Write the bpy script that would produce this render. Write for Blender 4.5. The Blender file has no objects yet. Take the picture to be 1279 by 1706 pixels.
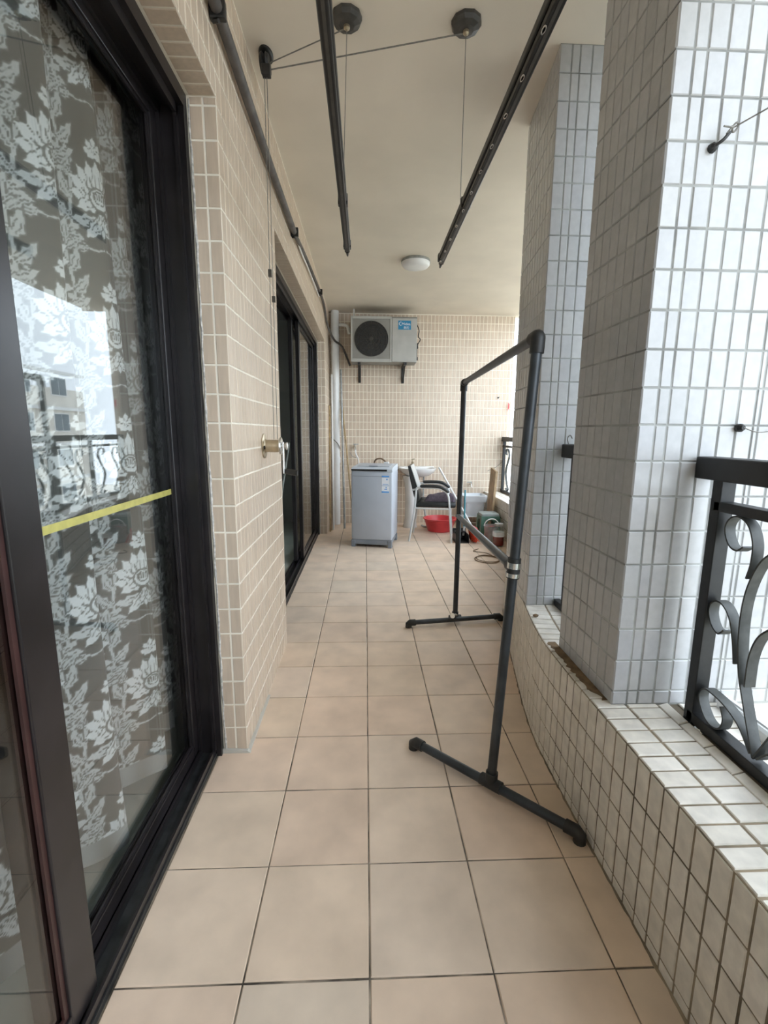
import bpy, bmesh, math, random
import numpy as np
from mathutils import Vector, Matrix

random.seed(7)
SC = bpy.context.scene
COL = SC.collection
R = math.radians

# ------------------------------------------------------------------ camera
IMG_W, IMG_H = 1279.0, 1706.0
FPX = 773.608
PITCH, YAW, ROLL, CAM_H = R(9.842), R(2.3555), R(0.385), 1.2875
_f = Vector((math.sin(YAW) * math.cos(PITCH), math.cos(YAW) * math.cos(PITCH), -math.sin(PITCH)))
_r = Vector((math.cos(YAW), -math.sin(YAW), 0))
_u = _r.cross(_f)
_r2 = math.cos(ROLL) * _r + math.sin(ROLL) * _u
_u2 = -math.sin(ROLL) * _r + math.cos(ROLL) * _u
CAM_POS = Vector((0, 0, CAM_H))
cam_data = bpy.data.cameras.new('camera')
cam_data.sensor_fit = 'HORIZONTAL'
cam_data.sensor_width = 36.0
cam_data.lens = FPX / IMG_W * 36.0
cam_data.clip_start = 0.02
cam_data.clip_end = 300
cam = bpy.data.objects.new('camera', cam_data)
COL.objects.link(cam)
cam.matrix_world = Matrix(((_r2.x, _u2.x, -_f.x, 0), (_r2.y, _u2.y, -_f.y, 0), (_r2.z, _u2.z, -_f.z, CAM_H), (0, 0, 0, 1)))
SC.camera = cam

def project(p):
    d = Vector(p) - CAM_POS
    z = d.dot(_f)
    if z < 0.05:
        return None
    return (IMG_W / 2 + FPX * d.dot(_r2) / z, IMG_H / 2 - FPX * d.dot(_u2) / z, z)

# ------------------------------------------------------------------ overcast sky and exposure
world = bpy.data.worlds.new('overcast_sky')
SC.world = world
world.use_nodes = True
wn = world.node_tree.nodes
wn['Background'].inputs['Color'].default_value = (0.78, 0.89, 1.0, 1)
wn['Background'].inputs['Strength'].default_value = 1.0
SC.view_settings.view_transform = 'Standard'
SC.view_settings.look = 'None'
SC.view_settings.gamma = 1.0
SC.view_settings.use_curve_mapping = False
SC.view_settings.exposure = 2.45

# ------------------------------------------------------------------ materials
MATS = {}
def new_mat(name):
    m = bpy.data.materials.new(name)
    m.use_nodes = True
    MATS[name] = m
    nt = m.node_tree
    return m, nt, nt.nodes['Principled BSDF']

def ramp(nt, stops):
    n = nt.nodes.new('ShaderNodeValToRGB')
    els = n.color_ramp.elements
    while len(els) < len(stops):
        els.new(0.5)
    for e, (p, c) in zip(els, stops):
        e.position = p
        e.color = (c[0], c[1], c[2], 1)
    return n

def plain(name, col, rough=0.5, metal=0.0, var=0.06, scale=18.0, spec=0.5, bump=0.0, coat=0.0):
    m, nt, b = new_mat(name)
    tc = nt.nodes.new('ShaderNodeTexCoord')
    no = nt.nodes.new('ShaderNodeTexNoise')
    no.inputs['Scale'].default_value = scale
    no.inputs['Detail'].default_value = 4
    nt.links.new(tc.outputs['Object'], no.inputs['Vector'])
    lo = [max(0, c * (1 - var)) for c in col]
    hi = [min(1, c * (1 + var)) for c in col]
    rp = ramp(nt, [(0.35, lo), (0.65, hi)])
    nt.links.new(no.outputs['Fac'], rp.inputs['Fac'])
    nt.links.new(rp.outputs['Color'], b.inputs['Base Color'])
    b.inputs['Roughness'].default_value = rough
    b.inputs['Metallic'].default_value = metal
    b.inputs['Specular IOR Level'].default_value = spec
    b.inputs['Coat Weight'].default_value = coat
    if bump:
        bp = nt.nodes.new('ShaderNodeBump')
        bp.inputs['Strength'].default_value = bump
        bp.inputs['Distance'].default_value = 0.004
        nt.links.new(no.outputs['Fac'], bp.inputs['Height'])
        nt.links.new(bp.outputs['Normal'], b.inputs['Normal'])
    return m

def tile_mat(name, cols, rough=0.3, grain=True, gscale=30.0, mottled=0.1, spec=0.5, streak=(1, 1, 1), bump=0.05):
    """Glazed tile: a colour picked per tile plus a mottled glaze."""
    m, nt, b = new_mat(name)
    oi = nt.nodes.new('ShaderNodeObjectInfo')
    ge = nt.nodes.new('ShaderNodeNewGeometry')
    ad = nt.nodes.new('ShaderNodeMath'); ad.operation = 'ADD'
    fr = nt.nodes.new('ShaderNodeMath'); fr.operation = 'FRACT'
    nt.links.new(oi.outputs['Random'], ad.inputs[0])
    nt.links.new(ge.outputs['Random Per Island'], ad.inputs[1])
    nt.links.new(ad.outputs[0], fr.inputs[0])
    n = len(cols)
    rp = ramp(nt, [(i / max(1, n - 1), c) for i, c in enumerate(cols)])
    nt.links.new(fr.outputs[0], rp.inputs['Fac'])
    no = nt.nodes.new('ShaderNodeTexNoise')
    no.inputs['Scale'].default_value = gscale
    no.inputs['Detail'].default_value = 5
    mp = nt.nodes.new('ShaderNodeMapping')
    mp.inputs['Scale'].default_value = streak
    nt.links.new(ge.outputs['Position'], mp.inputs['Vector'])
    nt.links.new(mp.outputs['Vector'], no.inputs['Vector'])
    mr = nt.nodes.new('ShaderNodeMapRange')
    mr.inputs['From Min'].default_value = 0.3
    mr.inputs['From Max'].default_value = 0.7
    mr.inputs['To Min'].default_value = 1 - mottled
    mr.inputs['To Max'].default_value = 1 + mottled
    nt.links.new(no.outputs['Fac'], mr.inputs['Value'])
    mx = nt.nodes.new('ShaderNodeMix'); mx.data_type = 'RGBA'; mx.blend_type = 'MULTIPLY'
    mx.inputs['Factor'].default_value = 1.0
    nt.links.new(rp.outputs['Color'], mx.inputs['A'])
    cb = nt.nodes.new('ShaderNodeCombineColor')
    for i in range(3):
        nt.links.new(mr.outputs['Result'], cb.inputs[i])
    nt.links.new(cb.outputs['Color'], mx.inputs['B'])
    nt.links.new(mx.outputs['Result'], b.inputs['Base Color'])
    b.inputs['Roughness'].default_value = rough
    b.inputs['Specular IOR Level'].default_value = spec
    if bump:
        bp = nt.nodes.new('ShaderNodeBump')
        bp.inputs['Strength'].default_value = bump
        bp.inputs['Distance'].default_value = 0.002
        nt.links.new(no.outputs['Fac'], bp.inputs['Height'])
        nt.links.new(bp.outputs['Normal'], b.inputs['Normal'])
    return m

def glass_mat(name, tint, refl=1.0):
    m = bpy.data.materials.new(name); m.use_nodes = True; MATS[name] = m
    nt = m.node_tree
    for n in list(nt.nodes):
        nt.nodes.remove(n)
    out = nt.nodes.new('ShaderNodeOutputMaterial')
    mix = nt.nodes.new('ShaderNodeMixShader')
    tr = nt.nodes.new('ShaderNodeBsdfTransparent')
    tr.inputs['Color'].default_value = (*tint, 1)
    gl = nt.nodes.new('ShaderNodeBsdfGlossy')
    gl.inputs['Roughness'].default_value = 0.0
    gl.inputs['Color'].default_value = (refl, refl, refl, 1)
    fr = nt.nodes.new('ShaderNodeFresnel')
    ge = nt.nodes.new('ShaderNodeNewGeometry')
    io = nt.nodes.new('ShaderNodeMix')            # same glass index on both faces of the pane
    io.inputs['A'].default_value = 1.5
    io.inputs['B'].default_value = 1 / 1.5
    nt.links.new(ge.outputs['Backfacing'], io.inputs['Factor'])
    nt.links.new(io.outputs['Result'], fr.inputs['IOR'])
    nt.links.new(fr.outputs['Fac'], mix.inputs['Fac'])
    nt.links.new(tr.outputs['BSDF'], mix.inputs[1])
    nt.links.new(gl.outputs['BSDF'], mix.inputs[2])
    nt.links.new(mix.outputs['Shader'], out.inputs['Surface'])
    return m

def build_materials():
    tile_mat('beige_tile', [(0.58, 0.465, 0.355), (0.64, 0.515, 0.395), (0.61, 0.485, 0.37), (0.65, 0.525, 0.405)], rough=0.32, gscale=60, mottled=0.07, streak=(1, 1, 0.15))
    tile_mat('white_tile', [(0.475, 0.475, 0.475), (0.515, 0.515, 0.515), (0.495, 0.495, 0.505), (0.53, 0.528, 0.522)], rough=0.25, gscale=40, mottled=0.05)
    tile_mat('parapet_tile', [(0.74, 0.685, 0.60), (0.80, 0.745, 0.66), (0.76, 0.71, 0.63), (0.82, 0.765, 0.69)], rough=0.35, gscale=25, mottled=0.12)
    tile_mat('floor_tile', [(0.70, 0.545, 0.405), (0.76, 0.59, 0.445), (0.72, 0.575, 0.45), (0.77, 0.605, 0.46), (0.745, 0.56, 0.42), (0.71, 0.58, 0.455)], rough=0.42, gscale=6, mottled=0.11, bump=0.08)
    plain('cream_grout', (0.90, 0.83, 0.71), 0.9, var=0.06, scale=6)
    plain('pillar_grout', (0.33, 0.335, 0.32), 0.9, var=0.35, scale=5)
    plain('dirty_grout', (0.27, 0.215, 0.15), 0.95, var=0.5, scale=8)
    plain('floor_grout', (0.21, 0.17, 0.13), 0.95, var=0.75, scale=9)
    plain('plaster', (0.77, 0.69, 0.585), 0.85, var=0.04, scale=2.5)
    plain('render_coat', (0.55, 0.52, 0.46), 0.9, var=0.1, scale=3)
    plain('room_paint', (0.42, 0.42, 0.40), 0.85, var=0.05, scale=2)
    plain('room_floor', (0.52, 0.55, 0.50), 0.3, var=0.08, scale=3)
    plain('bronze_frame', (0.014, 0.0115, 0.0125), 0.30, var=0.3, scale=9)
    plain('red_brown_bead', (0.045, 0.018, 0.016), 0.4, var=0.2, scale=12)
    plain('silicone', (0.55, 0.52, 0.48), 0.7, var=0.3, scale=60)
    plain('track_metal', (0.055, 0.058, 0.06), 0.35, metal=0.6, var=0.3, scale=20)
    glass_mat('clear_glass', (0.89, 0.905, 0.895))
    glass_mat('jar_glass', (0.9, 0.92, 0.9))
    plain('yellow_tape', (0.50, 0.45, 0.13), 0.5, var=0.1, scale=40)
    plain('black_iron', (0.007, 0.0068, 0.0068), 0.45, var=0.4, scale=25, bump=0.15)
    plain('grey_iron', (0.048, 0.050, 0.046), 0.5, var=0.35, scale=22, bump=0.15)
    plain('rack_steel', (0.042, 0.047, 0.052), 0.38, metal=0.25, var=0.25, scale=14)
    plain('rack_fitting', (0.02, 0.02, 0.0195), 0.5, var=0.3, scale=30)
    plain('dark_rail', (0.010, 0.009, 0.008), 0.4, metal=0.3, var=0.3, scale=20)
    plain('rail_groove', (0.075, 0.07, 0.062), 0.35, metal=0.5, var=0.2, scale=20)
    plain('bright_metal', (0.72, 0.72, 0.70), 0.25, metal=1.0, var=0.06, scale=20)
    plain('brass_metal', (0.50, 0.42, 0.30), 0.38, metal=0.9, var=0.15, scale=25)
    plain('steel_rope', (0.20, 0.19, 0.17), 0.5, metal=0.5, var=0.2, scale=60)
    plain('dark_plastic', (0.013, 0.0125, 0.012), 0.45, var=0.2, scale=30)
    plain('grey_conduit', (0.105, 0.093, 0.086), 0.6, var=0.35, scale=12)
    plain('white_plastic', (0.78, 0.78, 0.77), 0.35, var=0.04, scale=8)
    plain('ac_casing', (0.44, 0.43, 0.40), 0.5, var=0.06, scale=7)
    plain('ac_side', (0.27, 0.26, 0.235), 0.5, var=0.08, scale=7)
    plain('blue_sticker', (0.02, 0.22, 0.42), 0.4, var=0.04)
    plain('sticker_white', (0.85, 0.87, 0.9), 0.5, var=0.02)
    plain('sticker_blue', (0.12, 0.36, 0.75), 0.5, var=0.05)
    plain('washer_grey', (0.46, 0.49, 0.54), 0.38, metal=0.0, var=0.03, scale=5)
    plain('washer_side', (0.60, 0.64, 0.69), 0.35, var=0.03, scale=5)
    plain('washer_base', (0.22, 0.24, 0.27), 0.5, var=0.05, scale=8)
    plain('porcelain', (0.82, 0.81, 0.79), 0.15, var=0.03, scale=4, coat=0.3)
    plain('black_vinyl', (0.014, 0.015, 0.015), 0.42, var=0.3, scale=30)
    plain('chair_shell', (0.62, 0.63, 0.62), 0.3, metal=0.3, var=0.05, scale=10)
    plain('purple_cloth', (0.075, 0.055, 0.068), 0.9, var=0.25, scale=40, bump=0.3)
    plain('red_plastic', (0.60, 0.045, 0.05), 0.35, var=0.1, scale=9)
    plain('red_bristle', (0.70, 0.07, 0.03), 0.7, var=0.2, scale=80)
    plain('tub_plastic', (0.72, 0.75, 0.78), 0.35, var=0.04, scale=9)
    plain('green_plastic', (0.09, 0.20, 0.15), 0.4, var=0.12, scale=12)
    plain('stool_top', (0.30, 0.34, 0.33), 0.4, var=0.1, scale=12)
    plain('teal_stick', (0.03, 0.22, 0.27), 0.4, var=0.1, scale=20)
    plain('wood_board', (0.36, 0.25, 0.14), 0.65, var=0.2, scale=10)
    plain('bamboo', (0.38, 0.27, 0.14), 0.6, var=0.25, scale=16)
    plain('red_liquid', (0.32, 0.02, 0.02), 0.25, var=0.1)
    plain('tin_grey', (0.36, 0.37, 0.36), 0.4, metal=0.3, var=0.2, scale=20)
    plain('brown_stain', (0.20, 0.13, 0.07), 0.8, var=0.3, scale=30)
    plain('facade', (0.74, 0.69, 0.61), 0.85, var=0.1, scale=0.6)
    plain('facade_band', (0.80, 0.80, 0.78), 0.8, var=0.06, scale=0.6)
    plain('facade_glass', (0.10, 0.13, 0.15), 0.08, var=0.2, scale=0.5)
    plain('paving', (0.62, 0.56, 0.48), 0.95, var=0.15, scale=0.3)
    plain('leaf_green', (0.09, 0.17, 0.045), 0.6, var=0.4, scale=2.0)
    plain('bark', (0.12, 0.085, 0.06), 0.9, var=0.3, scale=8)
    plain('brown_hose', (0.20, 0.13, 0.08), 0.6, var=0.2, scale=20)
    plain('pulley_grey', (0.055, 0.05, 0.043), 0.5, var=0.3, scale=20)
    # ceiling lamp: switched off opal dome
    plain('opal', (0.82, 0.81, 0.80), 0.3, var=0.02)
    # damask curtain: the woven pattern is a mesh attribute
    m, nt, b = new_mat('damask')
    at = nt.nodes.new('ShaderNodeAttribute'); at.attribute_name = 'weave'
    rp = ramp(nt, [(0.0, (0.075, 0.073, 0.068)), (0.55, (0.22, 0.22, 0.21)), (1.0, (0.80, 0.80, 0.81))])
    nt.links.new(at.outputs['Fac'], rp.inputs['Fac'])
    nt.links.new(rp.outputs['Color'], b.inputs['Base Color'])
    b.inputs['Roughness'].default_value = 0.55
    b.inputs['Sheen Weight'].default_value = 0.2
build_materials()

# ------------------------------------------------------------------ mesh builder
ORIGIN = {}
class MB:
    def __init__(self, xf=None):
        self.v = []; self.f = []; self.xf = xf
    def add(self, vs, fs):
        n = len(self.v)
        if self.xf is not None:
            vs = [tuple(self.xf @ Vector(p)) for p in vs]
        self.v += [tuple(p) for p in vs]
        self.f += [tuple(i + n for i in q) for q in fs]
        return self
    def box(self, x0, x1, y0, y1, z0, z1, c=0.0):
        if c <= 0:
            vs = [(x, y, z) for z in (z0, z1) for y in (y0, y1) for x in (x0, x1)]
            return self.add(vs, [(0, 2, 3, 1), (4, 5, 7, 6), (0, 1, 5, 4), (2, 6, 7, 3), (0, 4, 6, 2), (1, 3, 7, 5)])
        c = min(c, 0.49 * (x1 - x0), 0.49 * (y1 - y0), 0.49 * (z1 - z0))
        bm = bmesh.new()
        bmesh.ops.create_cube(bm, size=1)
        for v in bm.verts:
            v.co = Vector(((x0 + x1) / 2 + v.co.x * (x1 - x0), (y0 + y1) / 2 + v.co.y * (y1 - y0), (z0 + z1) / 2 + v.co.z * (z1 - z0)))
        bmesh.ops.bevel(bm, geom=list(bm.edges), offset=c, segments=2, affect='EDGES', profile=0.5)
        bm.verts.index_update()
        vs = [tuple(v.co) for v in bm.verts]; fs = [tuple(v.index for v in f.verts) for f in bm.faces]
        bm.free()
        return self.add(vs, fs)
    def tube(self, pts, r, seg=10, caps=True):
        pts = [Vector(p) for p in pts]
        n = len(pts)
        rs = r if isinstance(r, (list, tuple)) else [r] * n
        vs = []; fs = []
        up = None
        for i, p in enumerate(pts):
            t = (pts[min(i + 1, n - 1)] - pts[max(i - 1, 0)]).normalized()
            if up is None:
                a = Vector((0, 0, 1)) if abs(t.z) < 0.9 else Vector((1, 0, 0))
                up = t.cross(a).normalized()
            else:
                up = (up - t * up.dot(t)).normalized()
            w = t.cross(up)
            for k in range(seg):
                a = 2 * math.pi * k / seg
                vs.append(p + (up * math.cos(a) + w * math.sin(a)) * rs[i])
        for i in range(n - 1):
            for k in range(seg):
                k2 = (k + 1) % seg
                fs.append((i * seg + k, i * seg + k2, (i + 1) * seg + k2, (i + 1) * seg + k))
        if caps:
            fs.append(tuple(range(seg))[::-1])
            fs.append(tuple((n - 1) * seg + k for k in range(seg)))
        return self.add(vs, fs)
    def lathe(self, prof, c=(0, 0, 0), axis='z', seg=24, sx=1.0, sy=1.0):
        """prof: list of (radius, height) along axis."""
        vs = []; fs = []
        for (r, h) in prof:
            for k in range(seg):
                a = 2 * math.pi * k / seg
                x, y = r * math.cos(a) * sx, r * math.sin(a) * sy
                p = {'z': (x, y, h), 'x': (h, x, y), 'y': (x, h, y)}[axis]
                vs.append((c[0] + p[0], c[1] + p[1], c[2] + p[2]))
        n = len(prof)
        for i in range(n - 1):
            for k in range(seg):
                k2 = (k + 1) % seg
                fs.append((i * seg + k, i * seg + k2, (i + 1) * seg + k2, (i + 1) * seg + k))
        if prof[0][0] > 1e-6:
            fs.append(tuple(range(seg))[::-1])
        if prof[-1][0] > 1e-6:
            fs.append(tuple((n - 1) * seg + k for k in range(seg)))
        return self.add(vs, fs)
    def prism(self, poly, z0, z1):
        n = len(poly)
        vs = [(x, y, z0) for x, y in poly] + [(x, y, z1) for x, y in poly]
        fs = [tuple(range(n))[::-1], tuple(range(n, 2 * n))]
        fs += [(i, (i + 1) % n, n + (i + 1) % n, n + i) for i in range(n)]
        return self.add(vs, fs)
    def prism_axis(self, poly, a0, a1, axis):
        """poly in the plane normal to axis: x -> (y,z), y -> (x,z)."""
        n = len(poly)
        mk = (lambda p, a: (a, p[0], p[1])) if axis == 'x' else (lambda p, a: (p[0], a, p[1]))
        vs = [mk(p, a0) for p in poly] + [mk(p, a1) for p in poly]
        fs = [tuple(range(n))[::-1], tuple(range(n, 2 * n))]
        fs += [(i, (i + 1) % n, n + (i + 1) % n, n + i) for i in range(n)]
        return self.add(vs, fs)
    def ribbon(self, pts, x0, x1, t):
        """flat bar lying across x, following (y,z) points."""
        n = len(pts); vs = []; fs = []
        for i, (y, z) in enumerate(pts):
            a = pts[max(i - 1, 0)]; b = pts[min(i + 1, n - 1)]
            d = Vector((b[0] - a[0], b[1] - a[1])).normalized()
            ny, nz = -d.y * t / 2, d.x * t / 2
            vs += [(x0, y + ny, z + nz), (x1, y + ny, z + nz), (x1, y - ny, z - nz), (x0, y - ny, z - nz)]
        for i in range(n - 1):
            for k in range(4):
                k2 = (k + 1) % 4
                fs.append((i * 4 + k, i * 4 + k2, i * 4 + 4 + k2, i * 4 + 4 + k))
        fs += [(3, 2, 1, 0), tuple((n - 1) * 4 + k for k in range(4))]
        return self.add(vs, fs)
    def build(self, name, mat, parent=None, smooth=False):
        org = Vector(ORIGIN.get(parent.name, (0, 0, 0))) if parent is not None else Vector((0, 0, 0))
        me = bpy.data.meshes.new(name)
        me.from_pydata([tuple(Vector(p) - org) for p in self.v], [], self.f)
        bm = bmesh.new(); bm.from_mesh(me)
        bmesh.ops.recalc_face_normals(bm, faces=bm.faces)
        bm.to_mesh(me); bm.free()
        me.materials.append(MATS[mat])
        o = bpy.data.objects.new(name, me)
        COL.objects.link(o)
        if parent is not None:
            o.parent = parent
            ORIGIN[o.name] = tuple(org)
        if smooth:
            me.polygons.foreach_set('use_smooth', [True] * len(me.polygons))
            try:
                me.set_sharp_from_angle(angle=R(40))
            except Exception:
                pass
        me.update()
        return o

def spline(pts, n=8):
    """Catmull-Rom through points of any dimension."""
    P = [np.array(p, float) for p in pts]
    out = []
    for i in range(len(P) - 1):
        p0 = P[max(i - 1, 0)]; p1 = P[i]; p2 = P[i + 1]; p3 = P[min(i + 2, len(P) - 1)]
        for k in range(n):
            t = k / n
            out.append(tuple(0.5 * (2 * p1 + (p2 - p0) * t + (2 * p0 - 5 * p1 + 4 * p2 - p3) * t * t + (3 * p1 - p0 - 3 * p2 + p3) * t ** 3)))
    out.append(tuple(P[-1]))
    return out

def tag(o, label=None, cat=None, group=None, kind=None):
    if label: o['label'] = label
    if cat: o['category'] = cat
    if group: o['group'] = group
    if kind: o['kind'] = kind
    return o

def thing(name, loc, label=None, cat=None, group=None, kind=None):
    o = bpy.data.objects.new(name, None)
    o.empty_display_size = 0.05
    COL.objects.link(o)
    o.location = loc
    ORIGIN[o.name] = tuple(loc)
    return tag(o, label, cat, group, kind)

# ------------------------------------------------------------------ tiles
_TM = {}
def tile_mesh(w, h, t, mat):
    """unit tile lying in local XY, normal +Z, w along X, h along Y."""
    key = (round(w, 4), round(h, 4), round(t, 4), mat)
    if key in _TM:
        return _TM[key]
    c = min(0.0022, w * 0.08 + 0.0006)
    a, b = w / 2, h / 2
    vs = [(-a, -b, 0), (a, -b, 0), (a, b, 0), (-a, b, 0),
          (-a, -b, t - c), (a, -b, t - c), (a, b, t - c), (-a, b, t - c),
          (-a + c, -b + c, t), (a - c, -b + c, t), (a - c, b - c, t), (-a + c, b - c, t)]
    fs = [(i, (i + 1) % 4, 4 + (i + 1) % 4, 4 + i) for i in range(4)]
    fs += [(4 + i, 4 + (i + 1) % 4, 8 + (i + 1) % 4, 8 + i) for i in range(4)]
    fs += [(8, 9, 10, 11)]
    me = bpy.data.meshes.new('tile')
    me.from_pydata(vs, [], fs)
    me.materials.append(MATS[mat])
    me.update()
    _TM[key] = me
    return me

class Tiles:
    """Collects tiles of one wall; the largest in view become objects of their own, the rest one part."""
    def __init__(self, wall, t=0.006):
        self.wall = wall; self.t = t; self.c = []
    def put(self, centre, u, n, w, h, mat, wild=0.0):
        u = Vector(u).normalized(); n = Vector(n).normalized(); v = n.cross(u)
        if wild:
            n = (n + u * random.uniform(-wild, wild) + v * random.uniform(-wild, wild)).normalized()
            u = (u - n * u.dot(n)).normalized(); v = n.cross(u)
        M = Matrix(((u.x, v.x, n.x, centre[0]), (u.y, v.y, n.y, centre[1]), (u.z, v.z, n.z, centre[2]), (0, 0, 0, 1)))
        pr = project(centre)
        sc = 0.0
        if pr and -15 < pr[0] < IMG_W + 15 and -15 < pr[1] < IMG_H + 15:
            d = CAM_POS - Vector(centre)
            cosv = n.dot(d) / d.length
            if cosv > 0:
                sc = w * h * cosv / (d.length ** 2) * FPX ** 2
        self.c.append((sc, M, w, h, mat))
    def plane(self, o, u, v, n, us, vs, gap, mat, wild=0.004, jit=0.0006):
        """us / vs: seam positions along unit axes u and v from point o."""
        o = Vector(o); u = Vector(u); v = Vector(v); n = Vector(n)
        for i in range(len(us) - 1):
            for j in range(len(vs) - 1):
                w = us[i + 1] - us[i] - gap; h = vs[j + 1] - vs[j] - gap
                if w < 0.004 or h < 0.004:
                    continue
                ce = o + u * (us[i] + us[i + 1]) / 2 + v * (vs[j] + vs[j + 1]) / 2 + n * random.uniform(-jit, jit)
                uu = u if n.cross(u).dot(v) > 0 else -u
                self.put(ce, uu, n, w, h, mat, wild)
    def finish(self, limit=300, min_area=60.0):
        self.c.sort(key=lambda a: -a[0])
        k = 0
        rest = {}
        for sc, M, w, h, mat in self.c:
            if k < limit and sc >= min_area:
                k += 1
                o = bpy.data.objects.new('tile', tile_mesh(w, h, self.t, mat))
                COL.objects.link(o)
                o.parent = self.wall
                o.matrix_local = Matrix.Translation(-Vector(ORIGIN.get(self.wall.name, (0, 0, 0)))) @ M
            else:
                rest.setdefault(mat, []).append((M, w, h))
        for mat, lst in rest.items():
            vs = []; fs = []
            for M, w, h in lst:
                me = tile_mesh(w, h, self.t, mat)
                b = len(vs)
                vs += [tuple(M @ v.co) for v in me.vertices]
                fs += [tuple(b + i for i in p.vertices) for p in me.polygons]
            me = bpy.data.meshes.new('tile_field')
            org = Vector(ORIGIN.get(self.wall.name, (0, 0, 0)))
            me.from_pydata([tuple(Vector(p) - org) for p in vs], [], fs)
            me.materials.append(MATS[mat]); me.update()
            o = bpy.data.objects.new('tile_field', me); COL.objects.link(o); o.parent = self.wall
            o['kind'] = 'stuff'

def seams(a, b, pitch, phase=0.0):
    """seam positions from a to b with a full grid at phase + k*pitch."""
    out = [a]
    k = math.floor((a - phase) / pitch) + 1
    while phase + k * pitch < b - 0.006:
        if phase + k * pitch > a + 0.006:
            out.append(phase + k * pitch)
        k += 1
    out.append(b)
    return out

# ------------------------------------------------------------------ layout numbers (metres)
XL = -0.478            # face of the left wall
ZC = 2.83              # ceiling
YB = 6.52              # face of the back wall
YN = -3.6              # balcony end behind the viewer
ZL = 2.345             # underside of the door lintels
PZ = 0.455             # parapet top
T = 0.006

PATH = spline([(0.712, YN), (0.712, 0.0), (0.712, 0.9), (0.712, 1.55), (0.735, 1.88), (0.842, 2.45), (0.975, 3.07), (1.345, 4.2), (1.535, 4.75), (1.665, 5.2), (1.69, 5.6), (1.69, 6.1), (1.69, YB)], 10)
def path_at(y):
    for a, b in zip(PATH, PATH[1:]):
        if a[1] <= y <= b[1]:
            t = (y - a[1]) / max(1e-9, b[1] - a[1])
            return a[0] + (b[0] - a[0]) * t
    return PATH[-1][0] if y > PATH[-1][1] else PATH[0][0]
def path_frame(y):
    x = path_at(y)
    d = Vector((path_at(y + 0.02) - path_at(y - 0.02), 0.04)).normalized()
    return x, d, Vector((d.y, -d.x))          # position, tangent, outward normal
def offset_path(off, y0, y1, step=0.08):
    n = max(1, int((y1 - y0) / step)); out = []
    for i in range(n + 1):
        y = y0 + (y1 - y0) * i / n
        x, d, nn = path_frame(y)
        out.append((x + nn.x * off, y + nn.y * off))
    return out

# ------------------------------------------------------------------ floor and ceiling
floor = MB()
poly = [(-0.72, YN), (-0.72, YB + 0.12)] + [(x + 0.2, y) for x, y in reversed(PATH)]
floor.prism(poly, -0.15, -0.0030)
floor = tag(floor.build('floor', 'floor_grout'), 'beige square floor tiles with dark joints running down the balcony', None, None, 'structure')
ft = Tiles(floor, T)
X0, Y0, FP = 0.0106, 0.9035, 0.3
for i in range(-3, 8):
    xa, xb = X0 + FP * i, X0 + FP * (i + 1)
    xa = max(xa, -0.592)
    if xb - xa < 0.02: continue
    for j in range(-9, 20):
        ya, yb = Y0 + FP * j, min(Y0 + FP * (j + 1), YB)
        if yb - ya < 0.02 or yb < YN: continue
        if xa > max(path_at(ya), path_at(yb)): continue
        w = xb - xa - 0.0042; h = yb - ya - 0.0042
        ft.put(((xa + xb) / 2 + random.uniform(-.0006, .0006), (ya + yb) / 2 + random.uniform(-.0006, .0006), -T + random.uniform(-.0005, .0004)), (1, 0, 0), (0, 0, 1), w, h, 'floor_tile', 0.0015)
ft.finish(300, 20)

cm = MB()
outer = offset_path(0.62, YN, YB, 0.2)
cm.prism([(XL - 0.2, YN), (XL - 0.2, YB + 0.15)] + [(2.4, YB + 0.15)] + list(reversed(outer)), ZC, ZC + 0.14)
ceiling = tag(cm.build('ceiling', 'plaster'), 'cream painted balcony ceiling', None, None, 'structure')

# ------------------------------------------------------------------ left wall: piers and lintels with beige tiles
ROW = 0.1006; RPH = 0.0055
G = 0.0016            # joint depth on the beige walls
P1A, P1B = 1.72, 2.69            # pier between the two doors
P2A = 5.78                       # pier at the far end
D1A = -1.15                      # near jamb of the first door
REV = -0.568
wl = MB()
B = T + 0.001
wl.box(REV - 0.16, XL - G, P1A + G, P1B - G, 0, ZC)
wl.box(REV - 0.16, XL - G, P2A + G, YB + 0.12, 0, ZC)
wl.box(REV - 0.16, XL - G, YN, D1A - G, 0, ZC)
wl.box(REV - 0.16, XL - G, D1A - G, P1A + G, ZL + G, ZC)
wl.box(REV - 0.16, XL - G, P1B - G, P2A + G, ZL + G, ZC)
wall_left = tag(wl.build('wall_left', 'cream_grout'), 'beige tiled building wall with two sliding doors', None, None, 'structure')
lt = Tiles(wall_left, T)
zs = seams(0.0, ZC, ROW, RPH)
zl = seams(ZL, ZC, ROW, RPH)
lt.plane((XL - T, 0, 0), (0, 1, 0), (0, 0, 1), (1, 0, 0), seams(P1A, P1B, 0.0505, P1A), zs, 0.0048, 'beige_tile')
lt.plane((XL - T, 0, 0), (0, 1, 0), (0, 0, 1), (1, 0, 0), seams(P2A, YB, 0.0505, P2A), zs, 0.0048, 'beige_tile')
lt.plane((XL - T, 0, 0), (0, 1, 0), (0, 0, 1), (1, 0, 0), seams(P1B, P2A, 0.0505, P1A), zl, 0.0048, 'beige_tile')
lt.plane((XL - T, 0, 0), (0, 1, 0), (0, 0, 1), (1, 0, 0), seams(D1A, P1A, 0.0505, P1A), zl, 0.0048, 'beige_tile')
lt.plane((XL - T, 0, 0), (0, 1, 0), (0, 0, 1), (1, 0, 0), seams(YN, D1A, 0.0505, P1A), zs, 0.0048, 'beige_tile')
zr = seams(0.0, ZL, ROW, RPH)
lt.plane((0, P1A + T, 0), (1, 0, 0), (0, 0, 1), (0, -1, 0), [REV, -0.523, XL], zr, 0.0048, 'beige_tile')
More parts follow.
